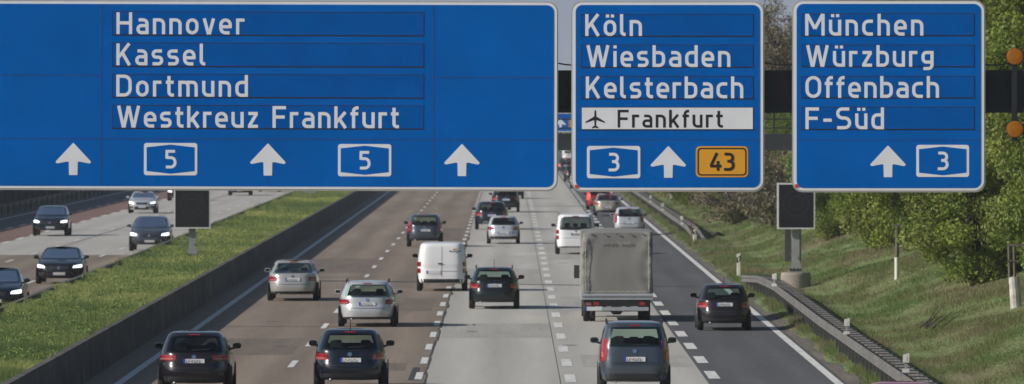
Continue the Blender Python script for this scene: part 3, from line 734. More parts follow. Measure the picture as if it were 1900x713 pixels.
def sign_three(S):
    r = empty('motorway_sign', (0, 0, 0), 'blue sign naming München, Würzburg, Offenbach and F-Süd over the dark asphalt lane', 'road sign')
    S.panel(r, 1470, 1828, 1, 357)
    for (a, b, c, d) in ((1478, 1820, 259.5, 261), (1478, 1487, 243, 244), (1809, 1820, 241, 242), (1809, 1820, 25, 26)): S.seam(r, a, b, c, d)
    S.strip(r, 1487, 1808, 25, 67.5, [('München', 1494, 1713)], base=66.3)
    S.strip(r, 1487, 1808, 83, 125, [('Würzburg', 1495.5, 1732)], base=124, cap=40)
    S.strip(r, 1487, 1808, 141, 183, [('Offenbach', 1494.5, 1742)], base=181.8)
    S.strip(r, 1487, 1808, 198.5, 241.5, [('F-Süd', 1494.5, 1640)], base=240)
    S.arrow(r, 1647.5, 270, 329); S.shield(r, 1700, 1798, 269, 328.5, '3')
    prism([(S.x(a), S.z(b)) for a, b in ((1475, 348), (1482, 348), (1482, 342), (1475, 342))], S.Y - .036, S.Y - .0325).build('sticker', M['sign_red'], r)
    rebase(r, S.x(1649), S.Y, S.z(357))
    return r
S = Signs(160.0)
sign_one(S)
s2 = sign_two(S, 'near blue sign naming Köln, Wiesbaden and Kelsterbach with a white Frankfurt airport strip')
sign_three(S)
def gantry(Y0, xl, xr, label, zt, zb, walk=None, pad=.5, pmat='girder'):
    g = empty('sign_gantry', ((xl + xr) / 2, Y0, 0), label, 'gantry')
    k = (0 - (xl + xr) / 2)
    b = MB().box(xl + k, xr + k, .30, 1.30, zb, zt); b.build('girder', M[pmat], g)
    # flange lips
    MB().box(xl + k, xr + k, .24, .299, zt - .06, zt + .04).box(xl + k, xr + k, .24, .299, zb - .04, zb + .06).build('flange', M[pmat], g)
    for xx in (xl, xr):
        MB().box(xx + k - .45, xx + k + .45, .35, 1.25, -.05, zb - .041).build('leg', M['galv'], g)
        MB().box(xx + k - .8, xx + k + .8, 0.0, 1.6, -.05, .45).build('footing', M['concrete_old'], g)
    if walk:
        wz0, wz1 = walk
        xr0 = xr; xr = min(xr, 9.95); MB().box(xl + k + 1, xr + k - .6, 1.32, 2.2, wz0, wz1).build('walkway', M['walkway'], g)
        rb = MB()
        for zz in (wz1 + .12, wz1 + .31, wz1 + .50, wz1 + 1.05): rb.box(xl + k + 1, xr + k - .6, 2.15, 2.18, zz - .014, zz + .014)
        rb.build('handrail', M['steel_dark'], g)
        x = xl + k + 1.2
        while x < xr + k - .6:
            MB().box(x - .02, x + .02, 2.14, 2.19, wz1, wz1 + 1.06).build('baluster', M['steel_dark'], g); x += 1.35
    return g
s_ = S.k
gantry(160, -13.1, 12.9, 'near overhead gantry with a dark box girder carrying the three large blue signs', S.z(134), S.z(206), (S.z(280), S.z(249)))
# drooping cable along the girder
cb = MB(); pts = []
for i in range(80):
    px = 1000 + i * 12; z = S.z(113) - .09 * math.sin((px - 1000) / 130 * math.pi) ** 2
    pts.append((S.x(px), 160.25, z))
cb.tube(pts, .018, 6)
tag(cb.build('power_cable', M['steel_dark']), 'thin black cable sagging above the dark girder behind the signs', 'cable')
# amber warning lamps
al = empty('warning_lamp_mast', (S.x(1883), 160.1, S.z(262)), 'pair of round amber warning lamps on one dark upright at the gantry', 'warning lamp')
MB().box(-.055, .055, -.04, .04, 0, (262 - 100) * s_).build('upright', M['girder'], al)
for py in (105, 240):
    cz = (262 - py) * s_
    mb = MB(); n = 28
    P = [(.185 * math.cos(2 * math.pi * i / n), cz + .185 * math.sin(2 * math.pi * i / n)) for i in range(n)]
    l = prism(P, -.16, -.05).build('lamp_housing', M['girder'], al)
    V = [(0, -.176, cz)]; Fc = []
    for j, (rr, yy) in enumerate(((.06, -.1755), (.12, -.173), (.165, -.167), (.172, -.162))):
        for i in range(n): V.append((rr * math.cos(2 * math.pi * i / n), yy, cz + rr * math.sin(2 * math.pi * i / n)))
    for i in range(n): Fc.append((0, 1 + i, 1 + (i + 1) % n))
    for j in range(3):
        for i in range(n): Fc.append((1 + j * n + i, 1 + j * n + (i + 1) % n, 1 + (j + 1) * n + (i + 1) % n, 1 + (j + 1) * n + i))
    mesh_obj('lens', V, Fc, M['amber'], l)
# far gantry with the same kind of sign
gantry(530.5, -14.0, 20.2, 'far overhead gantry seen through the gap between the first two signs', 9.3, 7.9, None)
def clone(o, parent=None, label=None):
    c = o.copy(); COL.objects.link(c); c.parent = parent
    if label: c['label'] = label
    for ch in o.children: clone(ch, c)
    return c
f2 = clone(s2, None, 'far blue sign seen small in the gap between the near signs, white strip on top')
f2.location = (((1048 + (1239 - 1250) * .302 - 5) - CX) / (F / 530.0), 530.0, H - (246 - HY) / (F / 530.0))

# ------------------------------------------------------------------ guardrails
def w_profile(y_list, xf, zf, side=-1):
    """corrugated rail; returns verts/faces following (xf(y), zf(y))"""
    P = [(0, -.135), (.045, -.105), (.045, -.045), (.0, -.015), (.0, .015), (.045, .045), (.045, .105), (0, .135)]
    V = []; Fc = []; n = len(P)
    for y in y_list:
        for (a, z) in P: V.append((xf(y) - a, y, zf(y) + z))
    for i in range(len(y_list) - 1):
        for k in range(n - 1): Fc.append((i * n + k, i * n + k + 1, (i + 1) * n + k + 1, (i + 1) * n + k))
    return V, Fc
def guardrail(name, label, y0, y1, xf, zf, step, back=True, limit=100, end=None):
    g = empty(name, (xf(y0), y0, 0), label, 'guardrail', 'guardrails beside the asphalt lane')
    ox, oy = xf(y0), y0
    yl = list(np.arange(y0, y1, 3.0)) + [y1]
    if end: yl = sorted(set(yl + end))
    V, Fc = w_profile(yl, lambda y: xf(y) - ox, zf); V = [(a, b - oy, c) for a, b, c in V]
    mesh_obj('rail', V, Fc, M['rail'], g)
    if back:
        V, Fc = w_profile(yl, lambda y: xf(y) - ox + .50, lambda y: zf(y) - .05); V = [(a, b - oy, c) for a, b, c in V]
        mesh_obj('back_rail', V, Fc, M['rail'], g)
    y = y0 + 1.0; i = 0
    pm = MB().box(.03, .13, -.06, .06, 0, .9); sm = MB().box(.0, .46, -.09, .09, -.012, .012)
    pme = sme = None; rest = MB()
    while y < y1 - .5:
        X = xf(y) - ox; Z = zf(y)
        if i < limit:
            if pme is None:
                p = pm.build('post', M['steel_dark'], g); s = sm.build('spacer', M['steel_dark'], g); pme, sme = p.data, s.data
            else:
                p = link(bpy.data.objects.new('post', pme), g); s = link(bpy.data.objects.new('spacer', sme), g)
            p.location = (X, y - oy, Z - .82); s.location = (X, y - oy, Z + .165)
            if not back: s.scale = (.5, 1, 1)
        else: rest.box(X + .03, X + .13, y - oy - .06, y - oy + .06, Z - .82, Z + .05)
        y += step; i += 1
    if rest.V:
        o = rest.build('post', M['steel_dark'], g); o['kind'] = 'stuff'
    return g
def xa(y):
    if y > 268: return 9.35 - ((y - 268) / 21) ** 1.5 * .50
    return 9.20 + .15 * max(0, (y - 226) / 42)
za = lambda y: .68 - (0.18 * (y - 280) / 9 if y > 280 else 0)
guardrail('guardrail', 'nearer steel guardrail starting at the display board with its flared end and slatted spacers', 150, 289, xa, za, 2.0, end=[280.0, 285.0, 268.0])
xb = lambda y: 9.35 + (.25 * max(0, (405 - y) / 17) if y < 405 else 0)
zb_ = lambda y: .68 if y > 404 else .68 - .60 * ((404 - y) / 16) ** 1.2
guardrail('guardrail', 'farther steel guardrail whose near end bends down into the grass', 388, 1100, xb, zb_, 4.0, end=[390.0, 393.0, 396.0, 400.0])
# guardrail on the far side of the oncoming lanes
g = guardrail('guardrail', 'guardrail in shade beyond the red brown strip of the oncoming road', 330, 900, lambda y: -32.6, lambda y: .62, 6.0, back=False)
g['group'] = 'guardrail across the oncoming road'
# noise wall
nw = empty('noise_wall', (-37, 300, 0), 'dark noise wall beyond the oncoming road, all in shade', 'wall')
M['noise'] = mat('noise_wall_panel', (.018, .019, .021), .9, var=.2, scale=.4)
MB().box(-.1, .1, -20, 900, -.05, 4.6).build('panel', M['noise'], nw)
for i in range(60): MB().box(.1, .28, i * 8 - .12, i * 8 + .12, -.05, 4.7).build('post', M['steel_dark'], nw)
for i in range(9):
    put('oak', -46 - random.uniform(0, 6), 330 + i * 32, random.uniform(.7, .9), .75, 'dark tree standing behind the noise wall', 'trees behind the noise wall', dz=0)

# ------------------------------------------------------------------ delineator posts
dl = []
def delineator(x, y, label, lean=0.0, h=1.0, z=None, sc=1.0):
    if z is None: z = bank(x, y) - .02
    o = empty('delineator_post', (x, y, z), label, 'delineator', 'delineator posts along the verge', rz=random.uniform(-.15, .15))
    o.rotation_euler[1] = lean; o.scale = (1.25 if sc < 1 else 1, 1, sc)
    if z is not None and sc < 1 and z > .7:
        o.scale = (1, 1, 1)
        MB().box(-.085, .085, -.03, .03, 0, .09).build('foot', M['post_white'], o)
        MB().box(-.035, .035, -.015, .015, .09, .27).build('neck', M['galv'], o)
        hd = MB().add([(-.075, -.035, .24), (.075, -.035, .24), (.075, .035, .24), (-.075, .035, .24), (-.075, -.035, .42), (.075, -.035, .46), (.075, .035, .46), (-.075, .035, .42)],
                 [(0, 3, 2, 1), (4, 5, 6, 7), (0, 1, 5, 4), (1, 2, 6, 5), (2, 3, 7, 6), (3, 0, 4, 7)]).build('head', M['post_white'], o)
        MB().box(-.02, .02, -.042, -.0355, .28, .38).build('reflector', M['plate'], hd)
        return
    if not dl:
        P = [(-.06, -.05), (.06, -.05), (.075, .0), (.04, .06), (-.04, .06), (-.075, 0)]
        V = [(a, b, 0) for a, b in P] + [(a, b, h - .03 + a * .5) for a, b in P]
        Fc = [tuple(range(6))[::-1], tuple(range(6, 12))] + [(i, (i + 1) % 6, 6 + (i + 1) % 6, 6 + i) for i in range(6)]
        b = mesh_obj('post', V, Fc, M['post_white'], o)
        V2 = [(a * 1.04, b_ * 1.04, z0 + a * .6) for z0 in (.62, .84) for a, b_ in P]
        c = mesh_obj('black_band', V2, [(i, (i + 1) % 6, 6 + (i + 1) % 6, 6 + i) for i in range(6)], M['sign_black'], o)
        d = MB().box(-.025, .025, -.062, -.054, .66, .80).build('reflector', M['plate'], o)
        dl.extend([b, c, d])
    else:
        for s in dl:
            q = s.copy(); COL.objects.link(q); q.parent = o
delineator(9.32, 178.7, 'delineator nearest the camera, mounted on top of the guardrail', .03, z=.80, sc=.46)
delineator(9.24, 208.3, 'second nearest delineator mounted on the near guardrail', .04, z=.80, sc=.46)
delineator(9.22, 264.5, 'delineator on the guardrail beside the round concrete plinth of the display', .02, z=.80, sc=.46)
delineator(9.30, 308, 'full height delineator post standing free on the grass before the guardrail end')
delineator(9.42, 386, 'delineator post at the bent down end of the far guardrail', .03, sc=.7)
delineator(9.15, 403, 'delineator on the far guardrail next beyond its bent end', -.04, z=.80, sc=.44)
delineator(9.2, 456, 'delineator further along the far guardrail', z=.80, sc=.44)
delineator(9.2, 495, 'small far delineator just below the second sign', z=.80, sc=.44)
delineator(9.2, 560, 'farthest delineator in view on the guardrail', z=.80, sc=.44)
for (x, y, lb) in ((11.1, 522, 'small white marker plate on a thin rod in the far grass, nearer the road'), (11.6, 525, 'small white marker plate on a thin rod in the far grass, farther from the road')):
    o = empty('marker_plate', (x, y, bank(x, y)), lb, 'marker')
    MB().box(-.015, .015, -.015, .015, -.1, .8).build('rod', M['steel_dark'], o); MB().box(-.11, .11, -.03, -.016, .6, .85).build('plate', M['post_white'], o)
o = MB().box(-.03, .03, -.03, .03, -.1, 1.15).build('marker_pole', mat('red_faded', (.22, .05, .04), .7)); o.location = (9.25, 386, bank(9.25, 386))
tag(o, 'thin reddish pole at the bent down guardrail end', 'pole')
# scrap of tyre on the far grass
n = 20; V = []; Fc = []
for i in range(n + 1):
    a = -1.2 + 2.4 * i / n
    for (dy, dz) in ((-.12, 0), (.12, 0), (.12, .2), (-.12, .2)): V.append((a * .32, dy + .12 * a * a, dz * (1 - .25 * abs(a)) + .05 * math.cos(a * 3)))
for i in range(n):
    for k in range(4): Fc.append((i * 4 + k, i * 4 + (k + 1) % 4, i * 4 + 4 + (k + 1) % 4, i * 4 + 4 + k))
Fc += [(0, 1, 2, 3), (4 * n + 3, 4 * n + 2, 4 * n + 1, 4 * n)]
x, y = at(1331, 433, .35)
o = mesh_obj('tyre_scrap', V, Fc, M['tyre'], smooth=True); o.location = (x, y, bank(x, y) + .05)
tag(o, 'torn black tyre piece lying on the grass beyond the guardrail end', 'debris')

# ------------------------------------------------------------------ display boards
def display(x, y, zb, bottom, label, base, led_h=1.72, w_=1.50):
    o = empty('display_board', (x, y, zb), label, 'display')
    z0 = 0
    if base:
        n = 36; V = []; prof = [(.56, -.6), (.57, .62), (.54, .70), (.0, .705)]
        for r_, z in prof:
            for i in range(n): V.append((r_ * math.cos(2 * math.pi * i / n), r_ * math.sin(2 * math.pi * i / n), z))
        Fc = [(j * n + i, j * n + (i + 1) % n, (j + 1) * n + (i + 1) % n, (j + 1) * n + i) for j in range(len(prof) - 1) for i in range(n)]
        mesh_obj('plinth', V, Fc, M['concrete_old'], o); z0 = .705
        bx = MB().box(-.40, -.17, .30, .55, 1.1 + 0, bottom + .2).box(.12, .22, .30, .55, 1.1, bottom + .2); bx.build('cabinet', M['steel_dark'], o)
    MB().box(-.135, .135, -.10, .10, z0 + .02, bottom + .1).build('post', M['galv'], o)
    MB().box(-.26, .26, -.22, .22, z0, z0 + .04).build('base_plate', M['galv'], o)
    P = [(-.24, z0 + .04), (.24, z0 + .04), (.15, z0 + .42), (.05, z0 + .60), (-.05, z0 + .60), (-.15, z0 + .42)]
    prism(P, -.125, -.101).build('gusset', M['galv'], o)
    for bxx in (-.2, -.07, .07, .2): MB().box(bxx - .03, bxx + .03, -.20, -.13, z0 + .04, z0 + .16).build('bolt', M['steel_dark'], o)
    b = MB().box(-w_ / 2, w_ / 2, -.34, -.11, bottom, bottom + led_h).build('housing', M['white_paint'], o)
    q = .062
    MB().box(-w_ / 2 + q, w_ / 2 - q, -.350, -.341, bottom + q, bottom + led_h - q).build('screen', M['led_face'], b)
    # faint rings of dark diodes on the screen
    rb = MB(); M_ring = M.setdefault('ring', mat('diode_ring', (.022, .024, .026), .4))
    for rr_ in (.50, .30):
        n = 40
        A = [(rr_ * math.cos(2 * math.pi * i / n), bottom + led_h * .56 + rr_ * math.sin(2 * math.pi * i / n)) for i in range(n)]
        B = [((rr_ - .05) * math.cos(2 * math.pi * i / n), bottom + led_h * .56 + (rr_ - .05) * math.sin(2 * math.pi * i / n)) for i in range(n)]
        ring_plate(A, B, -.353, -.3505, rb)
    rb.box(-w_ / 2 + .08, w_ / 2 - .08, -.353, -.3505, bottom + .40, bottom + .415)
    rb.build('diode_ring', M_ring, b)
    return o
k = 281 / (H - .85); display((357 - CX) / k, F / k, .85, (478 - 424) / k, 'black electronic display board on a steel post in the median grass', False)
k = 343 / (H - .05) ; xx = (1476.5 - CX) / k
display(xx, F / k, .05, (540 - 425) / k, 'black electronic display board on a round concrete plinth behind the guardrail', True, led_h=1.75, w_=70 / k)

# stakes on the bank

def at_bank(px, py):
    h = 1.0
    for _ in range(40):
        x, y = at(px, py, h); h = .6 * h + .4 * bank(x, y)
    return x, y
x, y = at_bank(1664, 518)
k = F / y; z = bank(x, y); top = H - (420 - HY) / k
o = empty('leaning_pole', (x, y, z), 'grey and white pole with a small crossbar at the edge of the shrubs', 'pole')
MB().tube([(0, 0, -.4), (0.0, 0, (478 - 0) and (H - (478 - HY) / k) - z)], .082, 10).build('white_foot', M['post_white'], o)
MB().tube([(0.0, 0, H - (477 - HY) / k - z), (.02, 0, top - z)], .07, 8).build('shaft', M['bark_grey'], o)
MB().box(-.10, .30, -.04, .04, top - z, top - z + .07).build('crossbar', M['bark_grey'], o)
x, y = at_bank(1884, 572)
k = F / y; z = bank(x, y); mid = H - (514 - HY) / k - z; top = H - (457 - HY) / k - z
o = empty('framed_stump', (x, y, z), 'white stump topped by a grey timber frame at the edge of the bank', 'post')
MB().tube([(.04, 0, -.5), (0, 0, mid * .5), (-.05, 0, mid)], [.16, .17, .15], 12).build('stump', mat('white_bark', (.42, .40, .36), .8, var=.35, scale=4), o)
for dx in (-.17, -.02): MB().tube([(dx, 0, mid - .03), (dx - .02, 0, top)], .045, 8).build('timber_upright', M['bark_grey'], o)
MB().box(-.24, .55, -.04, .04, top, top + .07).build('crossbar', M['bark_grey'], o)
MB().box(-.24, .1, -.05, -.01, mid + .45, mid + .50).build('crossbar', M['bark_grey'], o)
# dead branch on the slope
br = MB(); bx, by = at_bank(1735, 615); bz = bank(bx, by)
rg = random.Random(4)
for i in range(9):
    a = Vector((rg.uniform(-.5, .3), rg.uniform(-1, 1), .1)); b = a + Vector((rg.uniform(.2, .7), rg.uniform(-1, 2), rg.uniform(.25, .6)))
    br.tube([a, (a + b) / 2 + Vector((.03, 0, .06)), b], [.02, .014, .006], 5)
o = br.build('fallen_branch', M['bark']); o.location = (bx, by, bz); tag(o, 'dry dead branch lying on the open grass slope', 'branch')

# ------------------------------------------------------------------ vehicles
def pchip(xs, ys, x):
    xs = np.array(xs, float); ys = np.array(ys, float); h = np.diff(xs); d = np.diff(ys) / h
    m = np.zeros(len(xs)); m[0] = d[0]; m[-1] = d[-1]
    for i in range(1, len(xs) - 1):
        if d[i - 1] * d[i] > 0:
            w1 = 2 * h[i] + h[i - 1]; w2 = h[i] + 2 * h[i - 1]; m[i] = (w1 + w2) / (w1 / d[i - 1] + w2 / d[i])
    i = np.clip(np.searchsorted(xs, x) - 1, 0, len(xs) - 2); t = (x - xs[i]) / h[i]
    return (2*t**3 - 3*t**2 + 1) * ys[i] + (t**3 - 2*t**2 + t) * h[i] * m[i] + (-2*t**3 + 3*t**2) * ys[i + 1] + (t**3 - t**2) * h[i] * m[i + 1]
#        z/H   halfw  rear  front
ST = {
 'hatch': [(.16,.90,.14,.15),(.20,.965,.03,.05),(.34,1.0,0,0),(.44,1.0,.03,.03),(.50,.995,.07,.10),(.58,.98,.09,.45),(.645,.955,.12,1.05),(.72,.915,.22,1.3),(.85,.82,.42,1.85),(.94,.745,.58,2.25),(.975,.67,.70,2.5),(.995,.45,1.05,2.8),(1.0,.2,1.4,3.0)],
 'wagon': [(.16,.90,.14,.15),(.20,.965,.03,.05),(.34,1.0,0,0),(.44,1.0,.02,.03),(.50,.995,.06,.10),(.58,.98,.07,.45),(.645,.955,.09,1.1),(.72,.915,.15,1.35),(.85,.82,.32,1.9),(.94,.745,.46,2.3),(.975,.67,.56,2.55),(.995,.45,.9,2.9),(1.0,.2,1.3,3.1)],
 'sedan': [(.16,.90,.14,.15),(.20,.965,.03,.05),(.34,1.0,0,0),(.46,1.0,.02,.03),(.54,.99,.05,.12),(.62,.97,.08,.55),(.675,.945,.14,1.15),(.70,.925,.62,1.25),(.73,.905,.80,1.4),(.85,.81,1.20,1.9),(.94,.735,1.50,2.3),(.975,.66,1.68,2.5),(.995,.45,2.0,2.8),(1.0,.2,2.3,3.0)],
 'suv': [(.19,.90,.14,.15),(.23,.965,.03,.05),(.36,1.0,0,0),(.46,1.0,.02,.02),(.53,.995,.05,.08),(.60,.98,.07,.30),(.655,.955,.10,1.05),(.72,.92,.18,1.25),(.85,.84,.36,1.75),(.94,.77,.50,2.1),(.975,.69,.60,2.35),(.995,.48,.95,2.7),(1.0,.2,1.3,3.0)],
 'mpv': [(.15,.91,.10,.12),(.19,.97,.02,.04),(.32,1.0,0,0),(.44,1.0,.02,.03),(.50,.995,.04,.12),(.56,.985,.06,.45),(.62,.97,.08,.80),(.72,.93,.14,1.1),(.85,.86,.25,1.6),(.94,.80,.35,2.0),(.975,.72,.45,2.3),(.995,.5,.8,2.6),(1.0,.2,1.2,2.9)],
 'van': [(.16,.93,.06,.10),(.20,.98,.0,.02),(.30,1.0,0,0),(.42,1.0,.01,.05),(.48,1.0,.02,.15),(.54,.995,.02,.65),(.60,.985,.03,.95),(.75,.945,.06,1.35),(.88,.90,.10,1.75),(.945,.865,.14,2.0),(.975,.80,.22,2.2),(.995,.6,.5,2.5),(1.0,.3,.9,2.8)],
}
AX = (.80, .88)
def make_vehicle(name, label, cat, style, paint, W, L, Hh, loc, rz=0, oncoming=False, glass=None, lit=False, rails=False, ant=False, plate=(0, .50),
                 tail='mid', plastic=.27, rg=None, heads=True, tint='glass', badge=True, panel=False, plate_white=True, wheel_r=None, group='vehicles on the motorway', third=True, seats=True):
    o = empty(name, loc, label, cat, group, rz)
    T = ST[style]; zs = [t[0] * Hh for t in T]
    fw = lambda z: pchip(zs, [t[1] for t in T], z) * W / 2
    fr = lambda z: pchip(zs, [t[2] for t in T], z)
    ff = lambda z: pchip(zs, [t[3] for t in T], z)
    NZ = 46; n = 72
    zl = sorted(set(list(np.linspace(zs[0], zs[-1] * .96, NZ - 8)) + list(np.linspace(zs[-1] * .962, zs[-1], 8))))
    V = []
    for z in zl:
        hw, y0, y1 = fw(z), -L / 2 + fr(z), L / 2 - ff(z); cy = (y0 + y1) / 2; hl = (y1 - y0) / 2
        e = 4.1 if z < Hh * .93 else 3.3
        if style in ('van', 'mpv'): e += 2
        for i in range(n):
            a = 2 * math.pi * (i + .5) / n; c, s = math.cos(a), math.sin(a)
            V.append((hw * math.copysign(abs(c) ** (2 / e), c), cy + hl * math.copysign(abs(s) ** (2 / e), s), z))
    nr = len(zl); Fc = []
    for j in range(nr - 1):
        for i in range(n): Fc.append((j * n + i, j * n + (i + 1) % n, (j + 1) * n + (i + 1) % n, (j + 1) * n + i))
    Fc.append(tuple(range((nr - 1) * n, nr * n)))
    bottom = tuple(range(n))[::-1]
    bv = BVHTree.FromPolygons([Vector(v) for v in V], Fc + [bottom])
    if rg is None: rg = (.665 if style in ('sedan', 'hatch') else .645, .925)
    rg0, rg1 = rg[0] * Hh, rg[1] * Hh
    ws0, ws1 = (.70 if style != 'van' else .62) * Hh, .93 * Hh
    # openings behind rear window, windscreen and front side windows
    keep = []
    for f in Fc:
        P = [Vector(V[i]) for i in f]; c = sum(P, Vector()) / len(P)
        if len(f) == 4:
            nn = (P[1] - P[0]).cross(P[2] - P[0])
            if nn.length > 1e-9: nn.normalize()
            hw = fw(c.z)
            if not panel and rg0 + .05 < c.z < rg1 - .05 and c.y < 0 and abs(c.x) < hw * .74 and abs(nn.y) > .3: continue
            if ws0 + .04 < c.z < ws1 - .04 and c.y > 0 and abs(c.x) < hw * .76 and nn.y > .2: continue
            if not panel and abs(nn.x) > .7 and .69 * Hh + .05 < c.z < .89 * Hh and -L / 2 + 1.0 < c.y < L / 2 - 2.1: continue
            if panel and abs(nn.x) > .7 and .69 * Hh + .05 < c.z < .89 * Hh and L / 2 - 3.0 < c.y < L / 2 - 2.1: continue
        keep.append(f)
    body = mesh_obj('body', V, keep + [bottom], M['p_' + paint], o, smooth=True)
    def patch(nm, m, q, view='rear', off=.006, rnd=.25, nu=10, nv=8, parent=None, depth=.02):
        """q = 4 corners (a,z) in the view plane, counted from low left; projected on the body"""
        Vp = []; d = {'rear': Vector((0, 1, 0)), 'front': Vector((0, -1, 0)), 'left': Vector((1, 0, 0)), 'right': Vector((-1, 0, 0))}[view]
        idx = {}
        for j in range(nv + 1):
            for i in range(nu + 1):
                u = 2 * i / nu - 1; v = 2 * j / nv - 1
                u2 = u * math.sqrt(1 - rnd * v * v * .5); v2 = v * math.sqrt(1 - rnd * u * u * .5)
                u2 = (u2 / math.sqrt(1 - rnd * .0) + 1) / 2; v2 = (v2 + 1) / 2
                a = (q[0][0] * (1 - u2) + q[1][0] * u2) * (1 - v2) + (q[3][0] * (1 - u2) + q[2][0] * u2) * v2
                z = (q[0][1] * (1 - u2) + q[1][1] * u2) * (1 - v2) + (q[3][1] * (1 - u2) + q[2][1] * u2) * v2
                if view in ('rear', 'front'): org = Vector((a, -d.y * (L / 2 + 2), z))
                else: org = Vector((-d.x * (W / 2 + 2), a, z))
                h = bv.ray_cast(org, d)
                p = h[0] if h[0] is not None else None
                if p is None:
                    h = bv.find_nearest(Vector((a, -d.y * L * .45, z)) if view in ('rear', 'front') else Vector((-d.x * W * .45, a, z))); p = h[0]
                nn = h[1]
                if nn.dot(d) > 0: nn = -nn
                Vp.append(p + nn * off)
        Fp = []
        W_ = nu + 1
        for j in range(nv):
            for i in range(nu): Fp.append((j * W_ + i, j * W_ + i + 1, (j + 1) * W_ + i + 1, (j + 1) * W_ + i))
        loop = [i for i in range(W_)] + [j * W_ + nu for j in range(1, nv + 1)] + [nv * W_ + i for i in range(nu - 1, -1, -1)] + [j * W_ for j in range(nv - 1, 0, -1)]
        b0 = len(Vp)
        for i in loop: Vp.append(Vp[i] + d * depth)
        for i in range(len(loop)):
            j = (i + 1) % len(loop); Fp.append((loop[i], loop[j], b0 + j, b0 + i))
        return mesh_obj(nm, Vp, Fp, m, parent or o, smooth=False)
    gm = M[tint]
    q4 = lambda x0, x1, z0, z1, f=1.0: [(x0 * fw(z0), z0), (x1 * fw(z0), z0), (x1 * f * fw(z1), z1), (x0 * f * fw(z1), z1)]
    # frit border then glass
    if not panel:
        patch('rear_window', gm, q4(-.84, .84, rg0, rg1), off=.008, nu=14, rnd=.2)
    patch('windscreen', gm, q4(-.86, .86, ws0, ws1), 'front', off=.008, nu=14, rnd=.15)
    yA, yB = -L / 2 + (.75 if style not in ('sedan',) else 1.3), L / 2 - 1.75
    if not panel:
        ym = (yA + yB) / 2
        for sd in ('left', 'right'):
            patch('side_window', gm, [(yA, .68 * Hh), (ym - .05, .68 * Hh), (ym - .05, .90 * Hh), (yA + .3, .89 * Hh)], sd, rnd=.1)
            patch('side_window', gm, [(ym + .05, .68 * Hh), (yB, .68 * Hh), (yB - .65, .90 * Hh), (ym + .05, .90 * Hh)], sd, rnd=.1)
    else:
        for sd in ('left', 'right'):
            patch('side_window', gm, [(L / 2 - 3.0, .60 * Hh), (L / 2 - 1.6, .60 * Hh), (L / 2 - 2.1, .86 * Hh), (L / 2 - 3.0, .86 * Hh)], sd, rnd=.1)
    # lamps
    tm = M['tail_lit'] if lit else M['tail']
    tz = {'mid': (.49, .60, .60, .985), 'high': (.44, .76, .80, .985), 'tall': (.40, .66, .82, .99), 'low': (.46, .57, .66, .985), 'wide': (.53, .62, .50, .985), 'vansq': (.37, .60, .84, .985)}[tail]
    for sg in (-1, 1):
        z0, z1, x0, x1 = tz[0] * Hh, tz[1] * Hh, tz[2], tz[3]
        q = [(sg * x0 * fw(z0), z0), (sg * x1 * fw(z0), z0), (sg * x1 * fw(z1), z1), (sg * (x0 if tail != 'mid' else x0 + .05) * fw(z1), z1)]
        if tail == 'vansq':
            zm = (z0 + z1) / 2
            for (za_, zb2) in ((z0, zm - .04), (zm + .04, z1)):
                patch('taillight', tm, q4(sg * x0, sg * x1, za_, zb2), off=.012, rnd=.2, nu=6, nv=5)
        else:
            t_ = patch('taillight', tm, q, off=.012, rnd=.35, nu=8, nv=6)
            zm = z0 + (z1 - z0) * .42
            patch('lamp_insert', M['tail_clear'], [(sg * (x0 + .06) * fw(zm), z0 + (z1 - z0) * .18), (sg * (x1 - .05) * fw(zm), z0 + (z1 - z0) * .18), (sg * (x1 - .05) * fw(zm), z0 + (z1 - z0) * .42), (sg * (x0 + .08) * fw(zm), z0 + (z1 - z0) * .42)], off=.018, rnd=.3, nu=5, nv=3, parent=t_)
        z0, z1 = (.43 * Hh, .53 * Hh) if style != 'van' else (.40 * Hh, .50 * Hh)
        patch('headlight', M['head'] if oncoming else M['head_off'], [(sg * .58 * fw(z0), z0 + .015), (sg * .95 * fw(z0), z0 + .03), (sg * .955 * fw(z1), z1 + .02), (sg * .62 * fw(z1), z1 - .035)], 'front', off=.012, rnd=.35)
        # fog lamp recess and mirror
        patch('air_intake', M['plastic'], q4(sg * .60, sg * .90, .24 * Hh, .32 * Hh), 'front', off=.008)
        mz = (.68 if style not in ('van', 'mpv') else .66) * Hh; mx = fw(mz) - .02; my = L / 2 - (1.75 if style != 'van' else 1.45)
        mb = MB(); V_ = []
        nn_ = 14
        for j, (yy, sc) in enumerate(((-.09, .96), (-.05, 1.0), (.03, .9), (.09, .45))):
            for i in range(nn_):
                a = 2 * math.pi * i / nn_; V_.append((sg * (mx + .15) + .11 * sc * math.copysign(abs(math.cos(a)) ** .7, math.cos(a)), my + yy, mz + .07 + .075 * sc * math.copysign(abs(math.sin(a)) ** .7, math.sin(a))))
        mb.add(V_, [(j * nn_ + i, j * nn_ + (i + 1) % nn_, (j + 1) * nn_ + (i + 1) % nn_, (j + 1) * nn_ + i) for j in range(3) for i in range(nn_)] + [tuple(range(nn_))[::-1], tuple(range(3 * nn_, 4 * nn_))])
        mb.tube([(sg * (mx - .04), my + .02, mz - .02), (sg * (mx + .1), my, mz + .02)], .03, 6)
        mr = mb.build('mirror', M['plastic' if paint in ('black', 'white', 'green') else 'p_' + paint], o, smooth=False)
        MB().box(sg * (mx + .15) - .075, sg * (mx + .15) + .075, my - .098, my - .091, mz + .025, mz + .115).build('mirror_glass', M['glass_dark'], mr)
    # bumpers, plates, grille
    pz = plastic * Hh
    patch('bumper_trim', M['plastic'], q4(-.95, .95, zs[0] + .03, pz), off=.007, rnd=.05, nu=16)
    patch('bumper_trim', M['plastic'], q4(-.55, .55, zs[0] + .03, .31 * Hh), 'front', off=.007, rnd=.2, nu=12)
    patch('grille', M['plastic'], q4(-.42, .42, .40 * Hh, .50 * Hh), 'front', off=.009, rnd=.3)
